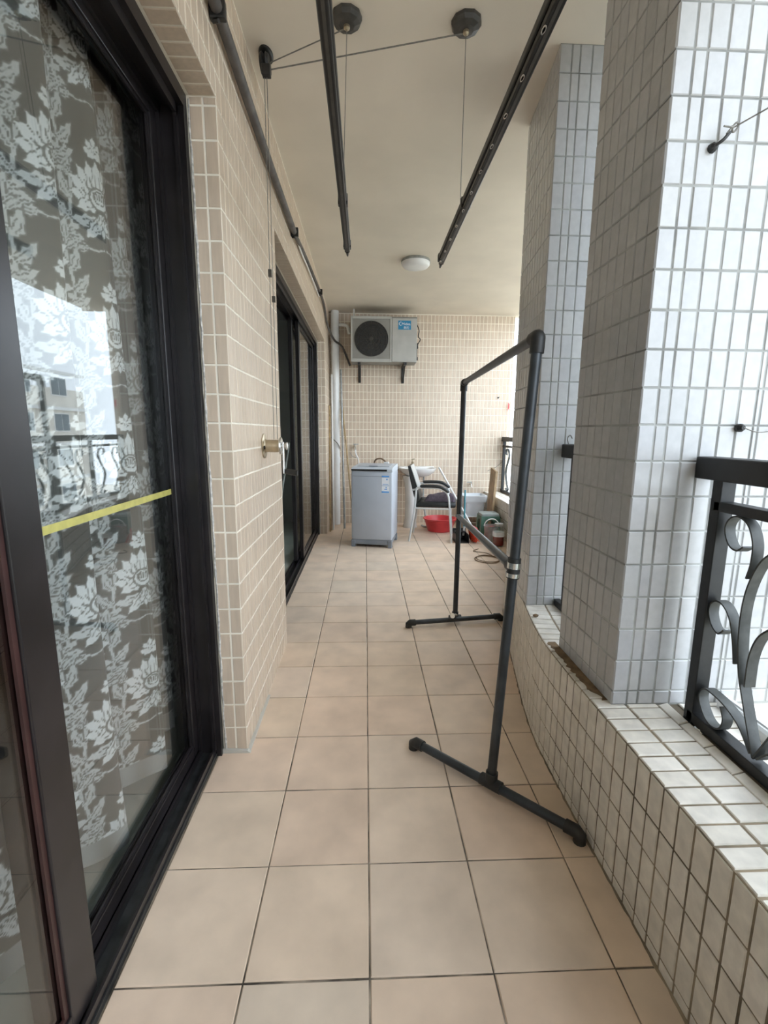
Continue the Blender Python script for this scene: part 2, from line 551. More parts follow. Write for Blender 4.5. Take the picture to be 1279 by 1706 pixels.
lt.plane((0, P2A + T, 0), (1, 0, 0), (0, 0, 1), (0, -1, 0), [REV, -0.523, XL], zr, 0.0048, 'beige_tile')
lt.plane((0, 0, ZL + T), (1, 0, 0), (0, 1, 0), (0, 0, -1), [REV, XL], seams(D1A, P1A, 0.0525, P1A), 0.0048, 'beige_tile')
lt.plane((0, 0, ZL + T), (1, 0, 0), (0, 1, 0), (0, 0, -1), [REV, XL], seams(P1B, P2A, 0.0525, P1B), 0.0048, 'beige_tile')
lt.finish(300, 40)

# ------------------------------------------------------------------ back wall
XR = 2.02
wb = MB(); wb.box(XL - 0.2, XR - G, YB + G, YB + 0.2, 0, ZC)
wall_back = tag(wb.build('wall_back', 'cream_grout'), 'beige tiled end wall behind the washing machine', None, None, 'structure')
bt = Tiles(wall_back, T)
bt.plane((0, YB + T, 0), (1, 0, 0), (0, 0, 1), (0, -1, 0), seams(XL, XR, 0.0505, XL), zs, 0.0056, 'beige_tile', 0.0008, 0.0002)
bt.plane((XR - T, 0, 0), (0, 1, 0), (0, 0, 1), (1, 0, 0), seams(YB, YB + 0.2, 0.0505, YB), zs, 0.0052, 'beige_tile')
bt.finish(0, 60)

wn_ = MB(); wn_.box(XL - 0.2, 1.33, YN - 0.2, YN, 0, ZC)
tag(wn_.build('wall_end', 'render_coat'), 'plain end wall behind the viewer', None, None, 'structure')

# ------------------------------------------------------------------ right parapet (curves outward towards the far end)
PW = 0.42
wr = MB()
inn = offset_path(0.0026, YN, YB, 0.06); out_ = offset_path(PW, YN, YB, 0.06)
wr.prism(inn + list(reversed(out_)), -0.15, PZ - 0.0035)
wall_right = tag(wr.build('wall_right', 'dirty_grout'), 'low white-tiled parapet wall curving along the open side', None, None, 'structure')
pt = Tiles(wall_right, T)
FR = [0.0, 0.034, 0.134, 0.234, 0.336, 0.452]
y = 1.274 - 0.0535 * 55
while y < YB - 0.03:
    x, d, nn = path_frame(y)
    st = 0.0535 * d.y
    y2 = min(y + st, YB)
    xm, dm, nm = path_frame((y + y2) / 2)
    wlen = (y2 - y) / dm.y - 0.0062
    ym = (y + y2) / 2
    u3 = (dm.x, dm.y, 0)
    for a, b in zip(FR, FR[1:]):
        jz = random.uniform(-.0008, .0008)
        pt.put((xm + nm.x * (T + jz), ym + nm.y * (T + jz), (a + b) / 2), (-dm.x, -dm.y, 0), (-nm.x, -nm.y, 0), wlen, b - a - 0.006, 'parapet_tile', 0.004)
    for a, b in ((0.003, 0.0985), (0.1015, 0.199), (0.3, 0.415)):
        o_ = (a + b) / 2
        pt.put((xm + nm.x * o_, ym + nm.y * o_, PZ - T + random.uniform(-.0006, .0006)), (dm.x, dm.y, 0), (0, 0, 1), wlen, b - a - 0.004, 'parapet_tile', 0.004)
    y = y2
# half-round cream edging strip of long tiles under the railing
y = 1.289 - 0.1 * 48
while y < 1.28:
    pt.put((0.926, y + 0.05, PZ - T + 0.0035), (0, 1, 0), (-0.25, 0, 1), 0.0955, 0.030, 'parapet_tile', 0.003)
    pt.put((0.992, y + 0.05, PZ - T + 0.002), (0, 1, 0), (0.1, 0, 1), 0.0955, 0.034, 'parapet_tile', 0.003)
    y += 0.1
pt.finish(300, 50)

# ------------------------------------------------------------------ pillars
PROW = 0.1012; PPH = 0.5005
def pillar(name, label, pts, us_list):
    """pts: corners in order inner-near, outer-near, outer-far, inner-far."""
    inset = []
    cx = sum(p[0] for p in pts) / 4; cy = sum(p[1] for p in pts) / 4
    m = MB()
    q = []
    for p in pts:
        d = Vector((cx - p[0], cy - p[1])); 
        q.append((p[0] + math.copysign(0.0022, d.x), p[1] + math.copysign(0.0022, d.y)))
    m.prism(q, PZ - T, ZC)
    o = tag(m.build(name, 'pillar_grout'), label, None, None, 'structure')
    tl = Tiles(o, T)
    zz = seams(PZ, ZC, PROW, PPH)
    for i, us in enumerate(us_list):
        a = Vector((*pts[i], 0)); b = Vector((*pts[(i + 1) % 4], 0))
        u = (b - a).normalized(); n = u.cross(Vector((0, 0, 1)))
        tl.plane(a - n * T, u, (0, 0, 1), n, us, zz, 0.0042, 'white_tile')
    tl.finish(300, 50)
    return o
e = 0.0497
U1 = [0.0, 0.048, 0.082] + [0.082 + e * k for k in range(1, 6)] + [0.345] + [0.345 + e * k for k in range(1, 4)] + [0.525]
pillar('pillar', 'near square pillar clad in white tiles, beside the iron railing',
       [(0.763, 1.29), (1.288, 1.29), (1.288, 1.69), (0.763, 1.69)],
       [U1, seams(0, 0.40, e, 0), seams(0, 0.525, e, 0), seams(0, 0.40, e, 0)])
pillar('pillar', 'far square pillar clad in white tiles, behind the near pillar',
       [(0.785, 2.13), (1.30, 2.13), (1.345, 2.65), (0.838, 2.65)],
       [[0, 0.05, 0.084] + [0.084 + e * k for k in range(1, 9)] + [0.515], seams(0, 0.52, e, 0), seams(0, 0.505, e, 0), seams(0, 0.52, e, 0)])

# ------------------------------------------------------------------ doors
def sliding_door(name, label, ya, yb, panels, tape=None, beads=('bronze_frame', 'red_brown_bead')):
    d = tag(thing(name, (-0.64, (ya + yb) / 2, 0)), label, None, None, 'structure')
    x0, x1 = -0.715, REV - 0.006
    f = MB()
    f.box(x0, x1, yb - 0.028, yb, 0.0, ZL)
    f.box(x0, x1, ya, ya + 0.028, 0.0, ZL)
    f.box(x0, x1, ya + 0.028, yb - 0.028, ZL - 0.045, ZL)
    for xx in (-0.598, -0.652, -0.705):
        f.box(xx - 0.005, xx + 0.005, ya + 0.028, yb - 0.028, ZL - 0.075, ZL - 0.045)
        f.box(xx - 0.005, xx + 0.005, yb - 0.045, yb - 0.028, 0.03, ZL - 0.045)
    f.build('outer_frame', 'bronze_frame', d)
    s = MB()
    s.box(x0, -0.592, ya + 0.028, yb - 0.028, -0.01, 0.016)
    s.build('threshold', 'track_metal', d)
    for xx in (-0.600, -0.650, -0.700):
        r = MB(); r.box(xx - 0.004, xx + 0.004, ya + 0.03, yb - 0.03, 0.016, 0.040)
        r.build('track_rail', 'bronze_frame', d)
    s = MB()
    for yy, sgn in ((yb, 1),):
        pts = [(REV + 0.002 + random.uniform(-.002, .002), yy - 0.001, z) for z in np.linspace(0.01, ZL - 0.01, 60)]
        s.tube(pts, [0.004 + random.uniform(-.0015, .002) for _ in pts], 6)
    s.build('sealant_bead', 'silicone', d)
    for (pa, pb, xc, st), bead in zip(panels, beads):
        p = MB()
        xa, xb = xc - 0.017, xc + 0.017
        p.box(xa, xb, pa, pa + st, 0.038, ZL - 0.05, 0.003)
        p.box(xa, xb, pb - st, pb, 0.038, ZL - 0.05, 0.003)
        p.box(xa, xb, pa + st, pb - st, 0.038, 0.085, 0.002)
        p.box(xa, xb, pa + st, pb - st, ZL - 0.10, ZL - 0.05, 0.002)
        po = p.build('sliding_panel', 'bronze_frame', d)
        b = MB()
        for sgn in (-1, 1):
            xx = xc + sgn * 0.008
            b.box(xx - 0.003, xx + 0.003, pa + st, pa + st + 0.012, 0.085, ZL - 0.10)
            b.box(xx - 0.003, xx + 0.003, pb - st - 0.012, pb - st, 0.085, ZL - 0.10)
            b.box(xx - 0.003, xx + 0.003, pa + st + 0.012, pb - st - 0.012, 0.085, 0.095)
            b.box(xx - 0.003, xx + 0.003, pa + st + 0.012, pb - st - 0.012, ZL - 0.11, ZL - 0.10)
        b.build('glazing_bead', bead, po)
        g = MB(); g.box(xc - 0.003, xc + 0.003, pa + st - 0.004, pb - st + 0.004, 0.081, ZL - 0.096)
        g.build('glass_pane', 'clear_glass', po)
        if tape:
            tz0, tz1 = tape
            t = MB(); t.box(xc + 0.0032, xc + 0.0038, pa + st, pb - st + 0.012, tz0, tz1)
            tag(t.build('tape_strip', 'yellow_tape', po), 'strip of yellow tape across the pane')
    return d

sliding_door('door_1', 'dark bronze sliding glass door with yellow tape, curtain behind it', D1A, P1A,
             [(0.80, 1.690, -0.675, 0.055), (-0.55, 0.885, -0.626, 0.088)], (1.068, 1.087))
sliding_door('door_2', 'far sliding glass door standing half open onto a dark room', P1B, P2A,
             [(4.50, 5.75, -0.626, 0.07), (4.40, 5.70, -0.675, 0.06)])

# ------------------------------------------------------------------ rooms behind the doors
def wall_box(name, b, mat='room_paint', label=None):
    m = MB(); m.box(*b)
    return tag(m.build(name, mat), label, None, None, 'structure')
wall_box('floor_room', (-4.4, -0.70, YN, YB + 0.1, -0.15, 0.012), 'room_floor', 'pale tiled floor of the rooms behind the doors')
wall_box('ceiling_room', (-4.4, REV - 0.1, YN, YB + 0.1, ZC - 0.1, ZC), 'room_paint', 'ceiling of the rooms behind the doors')
wall_box('wall_room_far', (-4.5, -4.4, YN, YB + 0.1, 0, ZC), 'room_paint', 'far wall of the rooms behind the doors')
wall_box('wall_room_end', (-4.4, REV - 0.16, YB + 0.02, YB + 0.1, 0.012, ZC - 0.1), 'room_paint', 'end wall of the room behind the far door')
wall_box('wall_room_near', (-4.4, REV - 0.16, YN, YN + 0.08, 0.012, ZC - 0.1), 'room_paint', 'near end wall of the curtained room')
wall_box('wall_room_between', (-4.4, REV - 0.16, 2.15, 2.27, 0.012, ZC - 0.1), 'room_paint', 'wall between the two rooms')

# ------------------------------------------------------------------ damask curtain
def damask_tile(nu=176, nv=320, W=0.40, H=0.365):
    """woven pattern raster: palmette flowers on half-drop axes with acanthus scrolls."""
    u = (np.arange(nu) + 0.5) / nu * W
    v = (np.arange(nv) + 0.5) / nv * H
    U, V = np.meshgrid(u, v)
    img = np.zeros_like(U)
    def stamp(fn):
        for du in (-W, 0, W):
            for dv in (-2 * H, -H, 0, H, 2 * H):
                fn(U - du, V - dv)
    def petal(cx, cy, ang, L, wd, val=1.0, line=0.28, curl=0.0, vein=True):
        ca, sa = math.cos(ang), math.sin(ang)
        def f(u, v):
            x = (u - cx) * ca + (v - cy) * sa
            y = -(u - cx) * sa + (v - cy) * ca
            t = x / L
            y = y - curl * L * t * t
            with np.errstate(invalid='ignore'):
                prof = wd * np.clip(np.sin(np.pi * np.clip(t, 0, 1) ** 0.75), 0, None) ** 0.8 * (1 + 0.16 * np.sin(t * 19))
            ins = (t > 0) & (t < 1) & (np.abs(y) < prof)
            edge = ins & (np.abs(y) > prof - 0.0022)
            img[ins] = val
            img[edge] = line
            if vein:
                ve = ins & (np.abs(np.abs(y) - 0.38 * prof) < 0.0011) & (t > 0.12) & (t < 0.6)
                img[ve] = line
        stamp(f)
    def blob(cx, cy, rx, ry, val=1.0, line=None):
        def f(u, v):
            q = ((u - cx) / rx) ** 2 + ((v - cy) / ry) ** 2
            img[q < 1] = val
            if line is not None:
                img[(q < 1) & (q > 0.72)] = line
        stamp(f)
    def stroke(pts, w0, w1, val=0.9):
        P = spline(pts, 14)
        n = len(P)
        def f(u, v):
            for i, (a, b) in enumerate(P):
                w = w0 + (w1 - w0) * i / (n - 1)
                img[((u - a) ** 2 + (v - b) ** 2) < w * w] = val
        stamp(f)
    for ax, oy in ((0.10, 0.10), (0.30, 0.10 + H / 2)):
        def pt(s, px, py): return ax + s * px, oy + py
        def an(s, deg): return R(deg) if s > 0 else math.pi - R(deg)
        for s in (-1, 1):
            # long acanthus scroll sweeping from the flower foot up beside it, ending in a curl
            stroke([pt(s, 0.004, -0.125), pt(s, 0.040, -0.132), pt(s, 0.078, -0.112), pt(s, 0.094, -0.07), pt(s, 0.088, -0.01), pt(s, 0.082, 0.04), pt(s, 0.092, 0.085), pt(s, 0.120, 0.10)], 0.003, 0.008, 0.80)
            for (px, py, dg, L, wd, cu) in ((0.055, -0.130, -25, 0.050, 0.013, 0.5), (0.082, -0.104, 0, 0.058, 0.016, 0.5), (0.093, -0.066, 22, 0.064, 0.018, 0.5),
                                            (0.088, -0.015, 45, 0.066, 0.018, 0.45), (0.083, 0.035, 62, 0.062, 0.016, -0.5), (0.090, 0.075, 20, 0.050, 0.014, -0.5), (0.088, 0.06, 110, 0.055, 0.015, -0.4)):
                x, y = pt(s, px, py)
                petal(x, y, an(s, dg), L, wd, 0.80, 0.30, cu * s, True)
            # drooping leaves under the flower
            x, y = pt(s, 0.008, -0.05)
            petal(x, y, an(s, -30), 0.085, 0.021, 0.86, 0.3, 0.4 * s)
            x, y = pt(s, 0.004, -0.045)
            petal(x, y, an(s, -62), 0.080, 0.019, 0.95, 0.3, 0.25 * s)
        for dg, L, wd in ((2, .092, .023), (178, .092, .023), (26, .098, .024), (154, .098, .024), (-24, .082, .021), (204, .082, .021), (50, .098, .023), (130, .098, .023), (72, .1, .022), (108, .1, .022), (90, .106, .019)):
            petal(ax, oy, R(dg), L, wd, 1.0, 0.3)
        blob(ax, oy + 0.004, 0.034, 0.030, 1.0, 0.25)
        blob(ax, oy + 0.008, 0.020, 0.018, 0.95, 0.25)
        for k in range(-2, 3):
            stroke([(ax + k * 0.0065, oy + 0.002), (ax + k * 0.009, oy + 0.018)], 0.0012, 0.002, 0.15)
        for dg, L in ((90, .055), (60, .048), (120, .048), (25, .04), (155, .04)):
            petal(ax, oy + 0.108, R(dg), L, 0.013, 1.0, 0.3, 0, False)
        for dg, L in ((-90, .07), (-74, .055), (-106, .055)):
            petal(ax, oy - 0.03, R(dg), L, 0.012, 0.95, 0.3)
    # thread texture
    rng = np.random.RandomState(3)
    img = img + 0.05 * rng.rand(*img.shape)
    return np.clip(img, 0, 1), W, H

def curtain(name, label, knots, z0, z1, hem, nx, nz, u0=0.0, tint=1.0):
    """knots: (y, x) pleat line seen from above; the cloth overlaps itself at each pleat."""
    img, W, H = damask_tile()
    nv, nu = img.shape
    P = np.array(spline(knots, 40))
    d = np.concatenate([[0], np.cumsum(np.hypot(*np.diff(P, axis=0).T))])
    s = np.linspace(0, d[-1], nx)
    Yc = np.interp(s, d, P[:, 0]); Xc = np.interp(s, d, P[:, 1])
    xm = Xc.mean()
    zz = np.linspace(0, 1, nz)
    V = np.zeros((nz, nx, 3)); A = np.zeros((nz, nx))
    for j, t in enumerate(zz):
        flare = 0.8 + 0.3 * (1 - t)
        zb = z0 + hem * (0.5 + 0.5 * np.sin(s * 9 + 0.4)) 
        z = zb + (z1 - zb) * t
        V[j, :, 0] = xm + (Xc - xm) * flare + 0.010 * np.sin(3.1 * t + s * 7)
        V[j, :, 1] = Yc + 0.012 * np.sin(4 * t + s * 5) + 0.05 * (1 - t) * (1 - t) * np.sin(s * 2.2)
        V[j, :, 2] = z
        uu = (((s + u0) / W) % 1.0) * nu; vv = ((z - z0 + 0.06) / H % 1.0) * nv
        iu = uu.astype(int) % nu; iv = vv.astype(int) % nv
        fu = uu - np.floor(uu); fv = vv - np.floor(vv)
        a = img[iv, iu] * (1 - fu) * (1 - fv) + img[iv, (iu + 1) % nu] * fu * (1 - fv) + img[(iv + 1) % nv, iu] * (1 - fu) * fv + img[(iv + 1) % nv, (iu + 1) % nu] * fu * fv
        a = np.where(z - zb < 0.07, 0.62 + 0.06 * np.sin(s * 60), a)
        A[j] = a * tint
    idx = np.arange(nx * nz).reshape(nz, nx)
    F = np.stack([idx[:-1, :-1], idx[:-1, 1:], idx[1:, 1:], idx[1:, :-1]], -1).reshape(-1, 4)
    me = bpy.data.meshes.new(name)
    me.vertices.add(nx * nz); me.vertices.foreach_set('co', V.reshape(-1).astype(np.float32))
    me.loops.add(F.size); me.loops.foreach_set('vertex_index', F.reshape(-1).astype(np.int32))
    me.polygons.add(len(F)); me.polygons.foreach_set('loop_start', np.arange(0, F.size, 4, dtype=np.int32))
    me.polygons.foreach_set('use_smooth', np.ones(len(F), bool))
    me.update(calc_edges=True)
    at = me.attributes.new('weave', 'FLOAT', 'POINT')
    at.data.foreach_set('value', A.reshape(-1).astype(np.float32))
    me.materials.append(MATS['damask'])
    me.validate()
    o = bpy.data.objects.new(name, me); COL.objects.link(o)
    return tag(o, label, 'curtain')
pleats = []
for k in range(9):
    yb_ = -0.62 + k * 0.235
    pleats += [(yb_, -0.865), (yb_ + 0.05, -0.850), (yb_ + 0.13, -0.770), (yb_ + 0.195, -0.722), (yb_ + 0.218, -0.742), (yb_ + 0.190, -0.80)]
curtain('curtain', 'silver and charcoal damask curtain hanging behind the near glass door', pleats, 0.045, 2.42, 0.07, 1100, 600)
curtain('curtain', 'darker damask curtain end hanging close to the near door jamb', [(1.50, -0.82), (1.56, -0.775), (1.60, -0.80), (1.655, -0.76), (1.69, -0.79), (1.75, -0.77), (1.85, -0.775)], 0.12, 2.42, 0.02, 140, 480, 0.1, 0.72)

# curtain rail inside
m = MB(); m.tube([(-0.84, -0.7, 2.45), (-0.84, 1.8, 2.45)], 0.014, 10)
m.box(-0.86, -0.73, -0.5, -0.47, 2.44, 2.46); m.box(-0.86, -0.73, 1.70, 1.73, 2.44, 2.46)
tag(m.build('curtain_rail', 'dark_rail'), 'dark rail carrying the damask curtain above the near door', 'curtain rail')

# ------------------------------------------------------------------ iron railing
def px_plane(pts, X):
    """scroll points measured as (y, z) in the railing plane."""
    return pts
RX0, RX1 = 0.945, 0.985
def railing_near():
    r = thing('iron_railing', (0.965, 0.6, PZ), 'black iron railing with scrolls on the parapet beside the near pillar', 'railing', 'balcony railings')
    m = MB(); m.box(0.935, 0.995, YN + 0.02, 1.284, 1.163, 1.224, 0.004); m.build('top_rail', 'black_iron', r)
    m = MB(); m.box(RX0, RX1, YN + 0.02, 1.21, 1.082, 1.108, 0.002); m.build('middle_rail', 'black_iron', r)
    m = MB(); m.box(RX0, RX1, YN + 0.02, 1.21, PZ + 0.006, PZ + 0.036, 0.002); m.build('bottom_rail', 'black_iron', r)
    for py in (1.205, 0.40, -0.40, -1.20, -2.0, -2.8):
        m = MB(); m.box(RX0, RX1, py - 0.017, py + 0.017, PZ - 0.004, 1.165, 0.002); m.build('post', 'black_iron', r)
    a = 1.186
    def C(pts): return spline([(a - p[0], p[1]) for p in pts], 7)
    curl1 = [(0.085, 1.006), (0.066, 0.992), (0.042, 0.998), (0.024, 1.022), (0.020, 1.050), (0.036, 1.073), (0.062, 1.078), (0.092, 1.062), (0.112, 1.020), (0.114, 0.97), (0.106, 0.93)]
    main = [(0.20, 1.03), (0.155, 1.0), (0.128, 0.955), (0.110, 0.885), (0.108, 0.80), (0.122, 0.70), (0.150, 0.62), (0.20, 0.50)]
    curl2 = [(0.060, 0.772), (0.042, 0.755), (0.018, 0.768), (0.003, 0.795), (0.003, 0.822), (0.022, 0.840), (0.050, 0.835), (0.076, 0.806), (0.094, 0.755), (0.106, 0.70)]
    curl3 = [(0.084, 0.566), (0.098, 0.535), (0.090, 0.505), (0.068, 0.494), (0.040, 0.500), (0.014, 0.528), (0.006, 0.556), (0.020, 0.580), (0.052, 0.583), (0.10, 0.575), (0.15, 0.55), (0.19, 0.505)]
    inner = [(0.20, 0.84), (0.165, 0.80), (0.148, 0.74), (0.148, 0.66)]
    for base in (0.0, 0.8, 1.6):
        for s in (0, 1):
            for nm, cv in (('scroll', curl1), ('scroll', main), ('scroll', curl2), ('scroll', curl3), ('scroll', inner)):
                P = C(cv)
                P = [(y - base, z) if s == 0 else (2 * (a - 0.20) - y - base, z) for y, z in P]
                if P[0][1] is None: continue
                if min(p[0] for p in P) < YN + 0.03: continue
                m = MB(); m.ribbon(P, 0.951, 0.979, 0.0045); m.build(nm, 'grey_iron', r, True)
                # the same pair again towards the next post
                if base < 1.6:
                    P2 = [(y - 0.4, z) for y, z in P]
                    m = MB(); m.ribbon(P2, 0.951, 0.979, 0.0045); m.build(nm, 'grey_iron', r, True)
    m = MB(); m.lathe([(0.02, 0), (0.017, 0.004), (0.013, 0.007)], (0.955, 1.16, PZ), 'z', 8)
    m.build('anchor_bolt', 'bright_metal', r)
    return r
railing_near()

def railing_mid():
    r = thing('iron_railing', (0.965, 1.9, PZ), 'short black iron rail between the two white pillars', 'railing', 'balcony railings')
    m = MB(); m.box(0.905, 0.965, 1.693, 2.127, 1.175, 1.236, 0.004); m.build('top_rail', 'black_iron', r)
    m = MB(); m.box(0.92, 0.95, 1.693, 2.127, PZ + 0.002, PZ + 0.034, 0.002); m.build('bottom_rail', 'black_iron', r)
    for py in (1.75, 1.9, 2.05):
        m = MB(); m.box(0.925, 0.945, py - 0.01, py + 0.01, PZ + 0.034, 1.176, 0.001); m.build('post', 'black_iron', r)
    m = MB(); m.tube(spline([(0.925, 2.10, 1.236), (0.918, 2.10, 1.262), (0.93, 2.10, 1.276), (0.942, 2.105, 1.262)], 5), 0.0025, 6)
    m.build('tie_wire', 'steel_rope', r)
railing_mid()

def railing_far():
    r = thing('iron_railing', (1.5, 4.6, PZ), 'distant black iron railing with scrolls near the end wall', 'railing', 'balcony railings')
    def sweep(off, half, z0, z1, name):
        A = offset_path(off - half, 2.70, YB - 0.015, 0.1); Bp = offset_path(off + half, 2.70, YB - 0.015, 0.1)
        m = MB(); m.prism(A + list(reversed(Bp)), z0, z1); m.build(name, 'black_iron', r)
    sweep(0.25, 0.03, 1.163, 1.224, 'top_rail')
    sweep(0.25, 0.018, 1.082, 1.108, 'middle_rail')
    sweep(0.25, 0.018, PZ + 0.006, PZ + 0.036, 'bottom_rail')
    for py in (2.8, 3.55, 4.3, 5.05, 5.75, 6.47):
        x, d, nn = path_frame(py)
        px_, py_ = x + nn.x * 0.25, py + nn.y * 0.25
        m = MB(); m.box(px_ - 0.018, px_ + 0.018, py_ - 0.018, py_ + 0.018, PZ - 0.002, 1.17); m.build('post', 'black_iron', r)
    for py in (5.95, 6.28, 5.3, 5.5, 4.5, 4.8, 3.8, 4.05, 3.05, 3.3):
        x, d, nn = path_frame(py)
        px_, py_ = x + nn.x * 0.25, py + nn.y * 0.25
        m = MB()
        pts = spline([(py_ + 0.05, 0.98), (py_ + 0.08, 1.02), (py_ + 0.05, 1.06), (py_ - 0.02, 1.05), (py_ - 0.06, 0.96), (py_ + 0.03, 0.82), (py_ + 0.06, 0.72), (py_ - 0.02, 0.58), (py_ - 0.07, 0.52), (py_ - 0.02, 0.495), (py_ + 0.03, 0.53)], 5)
        m.ribbon(pts, px_ - 0.013, px_ + 0.013, 0.006); m.build('scroll', 'grey_iron', r, True)
railing_far()

# white bar lying along the parapet outside the near railing
m = MB()
m.prism_axis([(1.085, PZ), (1.125, PZ), (1.125, PZ + 0.028), (1.118, PZ + 0.036), (1.092, PZ + 0.036), (1.085, PZ + 0.028)], -0.6, 1.27, 'y')
m.box(1.1, 1.11, -0.6, 1.268, PZ + 0.036, PZ + 0.041)
tag(m.build('drain_channel', 'white_plastic'), 'white plastic channel lying on the parapet behind the near railing', 'channel')

# hooks and lines on the near pillar
h = thing('wall_hook', (0.882, 1.29, 2.0), 'rusty hook with knotted line high on the near pillar', 'hook', 'hooks on the near pillar')
m = MB(); m.lathe([(0.012, 0), (0.010, -0.012), (0.004, -0.016)], (0.882, 1.29, 2.003), 'y', 10)
m.tube(spline([(0.882, 1.276, 2.003), (0.895, 1.268, 2.012), (0.908, 1.266, 2.028)], 5), 0.0042, 8); m.build('hook_pin', 'dark_plastic', h)
m = MB(); m.tube(spline([(0.900, 1.266, 2.024), (0.918, 1.262, 2.046), (0.926, 1.264, 2.040), (0.916, 1.266, 2.028), (0.908, 1.262, 2.040)], 6), 0.0025, 6)
m.tube([(0.914, 1.262, 2.036), (0.885, 1.258, 2.036)], 0.002, 6)
m.tube([(0.916, 1.264, 2.038), (1.16, 1.10, 2.14), (1.2, -1.4, 2.16)], 0.0018, 6); m.build('line', 'steel_rope', h)
h = thing('wall_hook', (1.05, 1.29, 1.30), 'small dark hook with thin wire low on the near pillar', 'hook', 'hooks on the near pillar')
m = MB(); m.lathe([(0.011, 0), (0.012, -0.012), (0.006, -0.022)], (1.049, 1.29, 1.304), 'y', 10); m.build('hook_pin', 'dark_plastic', h)
m = MB(); m.tube(spline([(1.05, 1.268, 1.304), (1.085, 1.26, 1.292), (1.13, 1.25, 1.297), (1.2, 1.2, 1.30), (1.22, -1.4, 1.31)], 5), 0.0016, 6); m.build('line', 'steel_rope', h)

# dead leaf crumb on the ledge
m = MB(); m.lathe([(0.001, 0), (0.012, 0.003), (0.014, 0.009), (0.007, 0.014), (0.001, 0.015)], (0.779, 1.983, PZ), 'z', 7, 1.0, 0.7)
tag(m.build('dirt_clod', 'brown_stain'), 'small brown clod of dirt on the ledge between the pillars', 'clod')

# ------------------------------------------------------------------ garment rack
def rack():
    r = thing('garment_rack', (0.52, 2.2, 0), 'grey steel pipe garment rack standing along the parapet', 'garment rack')
    rad = 0.0165
    Ab = Vector((0.455, 1.474, 0.045)); At = Vector((0.530, 1.474, 1.578))
    Bb = Vector((0.614, 2.985, 0.045)); Bt = Vector((0.621, 2.992, 1.592))
    for b, t in ((Ab, At), (Bb, Bt)):
        m = MB(); m.tube([b, t], rad, 14); m.build('post', 'rack_steel', r, True)
    m = MB(); m.tube([At, Bt], rad, 14); m.build('top_bar', 'rack_steel', r, True)
    d = (At - Ab)
    Am = Ab + d * ((0.842 - 0.045) / d.z); Bm = Vector((0.612, 2.985, 0.742))
    ex = (Bm - Am).normalized() * 0.02
    m = MB(); m.tube([Am, Bm + ex], rad * 0.98, 14); m.build('middle_bar', 'rack_steel', r, True)
    fa0, fa1 = Vector((0.208, 1.706, 0.032)), Vector((0.674, 1.263, 0.032))
    fb0, fb1 = Vector((0.300, 2.915, 0.032)), Vector((0.925, 3.012, 0.032))
    for f0, f1 in ((fa0, fa1), (fb0, fb1)):
        m = MB(); m.tube([f0, f1], rad, 14); fo = m.build('foot_bar', 'rack_steel', r, True)
        for e_, s in ((f0, -1), (f1, 1)):
            dd = (f1 - f0).normalized() * s
            m = MB(); m.tube([e_ - dd * 0.035, e_ + dd * 0.002, e_ + dd * 0.012 + Vector((0, 0, -0.008)), e_ + dd * 0.012 + Vector((0, 0, -0.031))], [0.0215, 0.0215, 0.021, 0.0205], 12)
            m.build('end_elbow', 'rack_fitting', fo, True)
    def tee(p, dr, up, name='tee_fitting'):
        dr = dr.normalized()
        m = MB(); m.tube([p - dr * 0.04, p + dr * 0.04], 0.022, 12); m.tube([p, p + up.normalized() * 0.045], 0.022, 12)
        m.build(name, 'rack_fitting', r, True)
    tee(Vector((0.455, 1.474, 0.034)), fa1 - fa0, Vector((0.05, 0, 1)))
    tee(Vector((0.614, 2.985, 0.034)), fb1 - fb0, Vector((0, 0, 1)))
    m = MB(); m.tube([(0.612, 2.965, 0.06), (0.585, 2.93, 0.072)], [0.017, 0.018], 10); m.build('plug', 'bright_metal', r, True)
    def elbow(p, a, b):
        a = a.normalized(); b = b.normalized()
        m = MB(); m.tube(spline([p + a * 0.05, p + a * 0.02, p + (a + b) * 0.003, p + b * 0.02, p + b * 0.05], 4), 0.0225, 12); m.build('elbow_fitting', 'rack_fitting', r, True)
    elbow(At, Ab - At, Bt - At); elbow(Bt, Bb - Bt, At - Bt)
    dd = d.normalized()
    m = MB(); m.tube([Am - dd * 0.034, Am + dd * 0.034], 0.022, 12)
    m.tube([Am, Am + (Bm - Am).normalized() * 0.05], 0.022, 12); m.build('tee_fitting', 'rack_fitting', r, True)
    m = MB(); m.tube([Am - dd * 0.03, Am - dd * 0.016], 0.0235, 12); m.tube([Am + dd * 0.0, Am + dd * 0.02], 0.0235, 12); m.build('clamp_band', 'bright_metal', r, True)
rack()

# ------------------------------------------------------------------ ceiling airer: pulleys, ropes, poles
def airer_disc(x, y, label):
    d = thing('ceiling_pulley', (x, y, ZC), label, 'pulley', 'airer pulleys on the ceiling')
    m = MB(); m.lathe([(0.058, 0), (0.058, -0.012), (0.050, -0.024), (0.030, -0.031), (0.0, -0.032)], (x, y, ZC), 'z', 10); m.build('cover', 'pulley_grey', d)
    m = MB(); m.lathe([(0.012, -0.031), (0.012, -0.040), (0.006, -0.046), (0.0, -0.047)], (x, y, ZC), 'z', 10); m.build('eyelet', 'brass_metal', d)
airer_disc(-0.069, 2.05, 'dark round pulley on the ceiling above the airer pole over the walkway centre')
airer_disc(0.386, 2.05, 'dark round pulley on the ceiling above the airer pole close to the pillars')
for i, (x, lab) in enumerate(((-0.069, 'dark round pulley at the near end of the centre airer pole'), (0.386, 'dark round pulley at the near end of the outer airer pole'))):
    airer_disc(x, 0.72, lab)
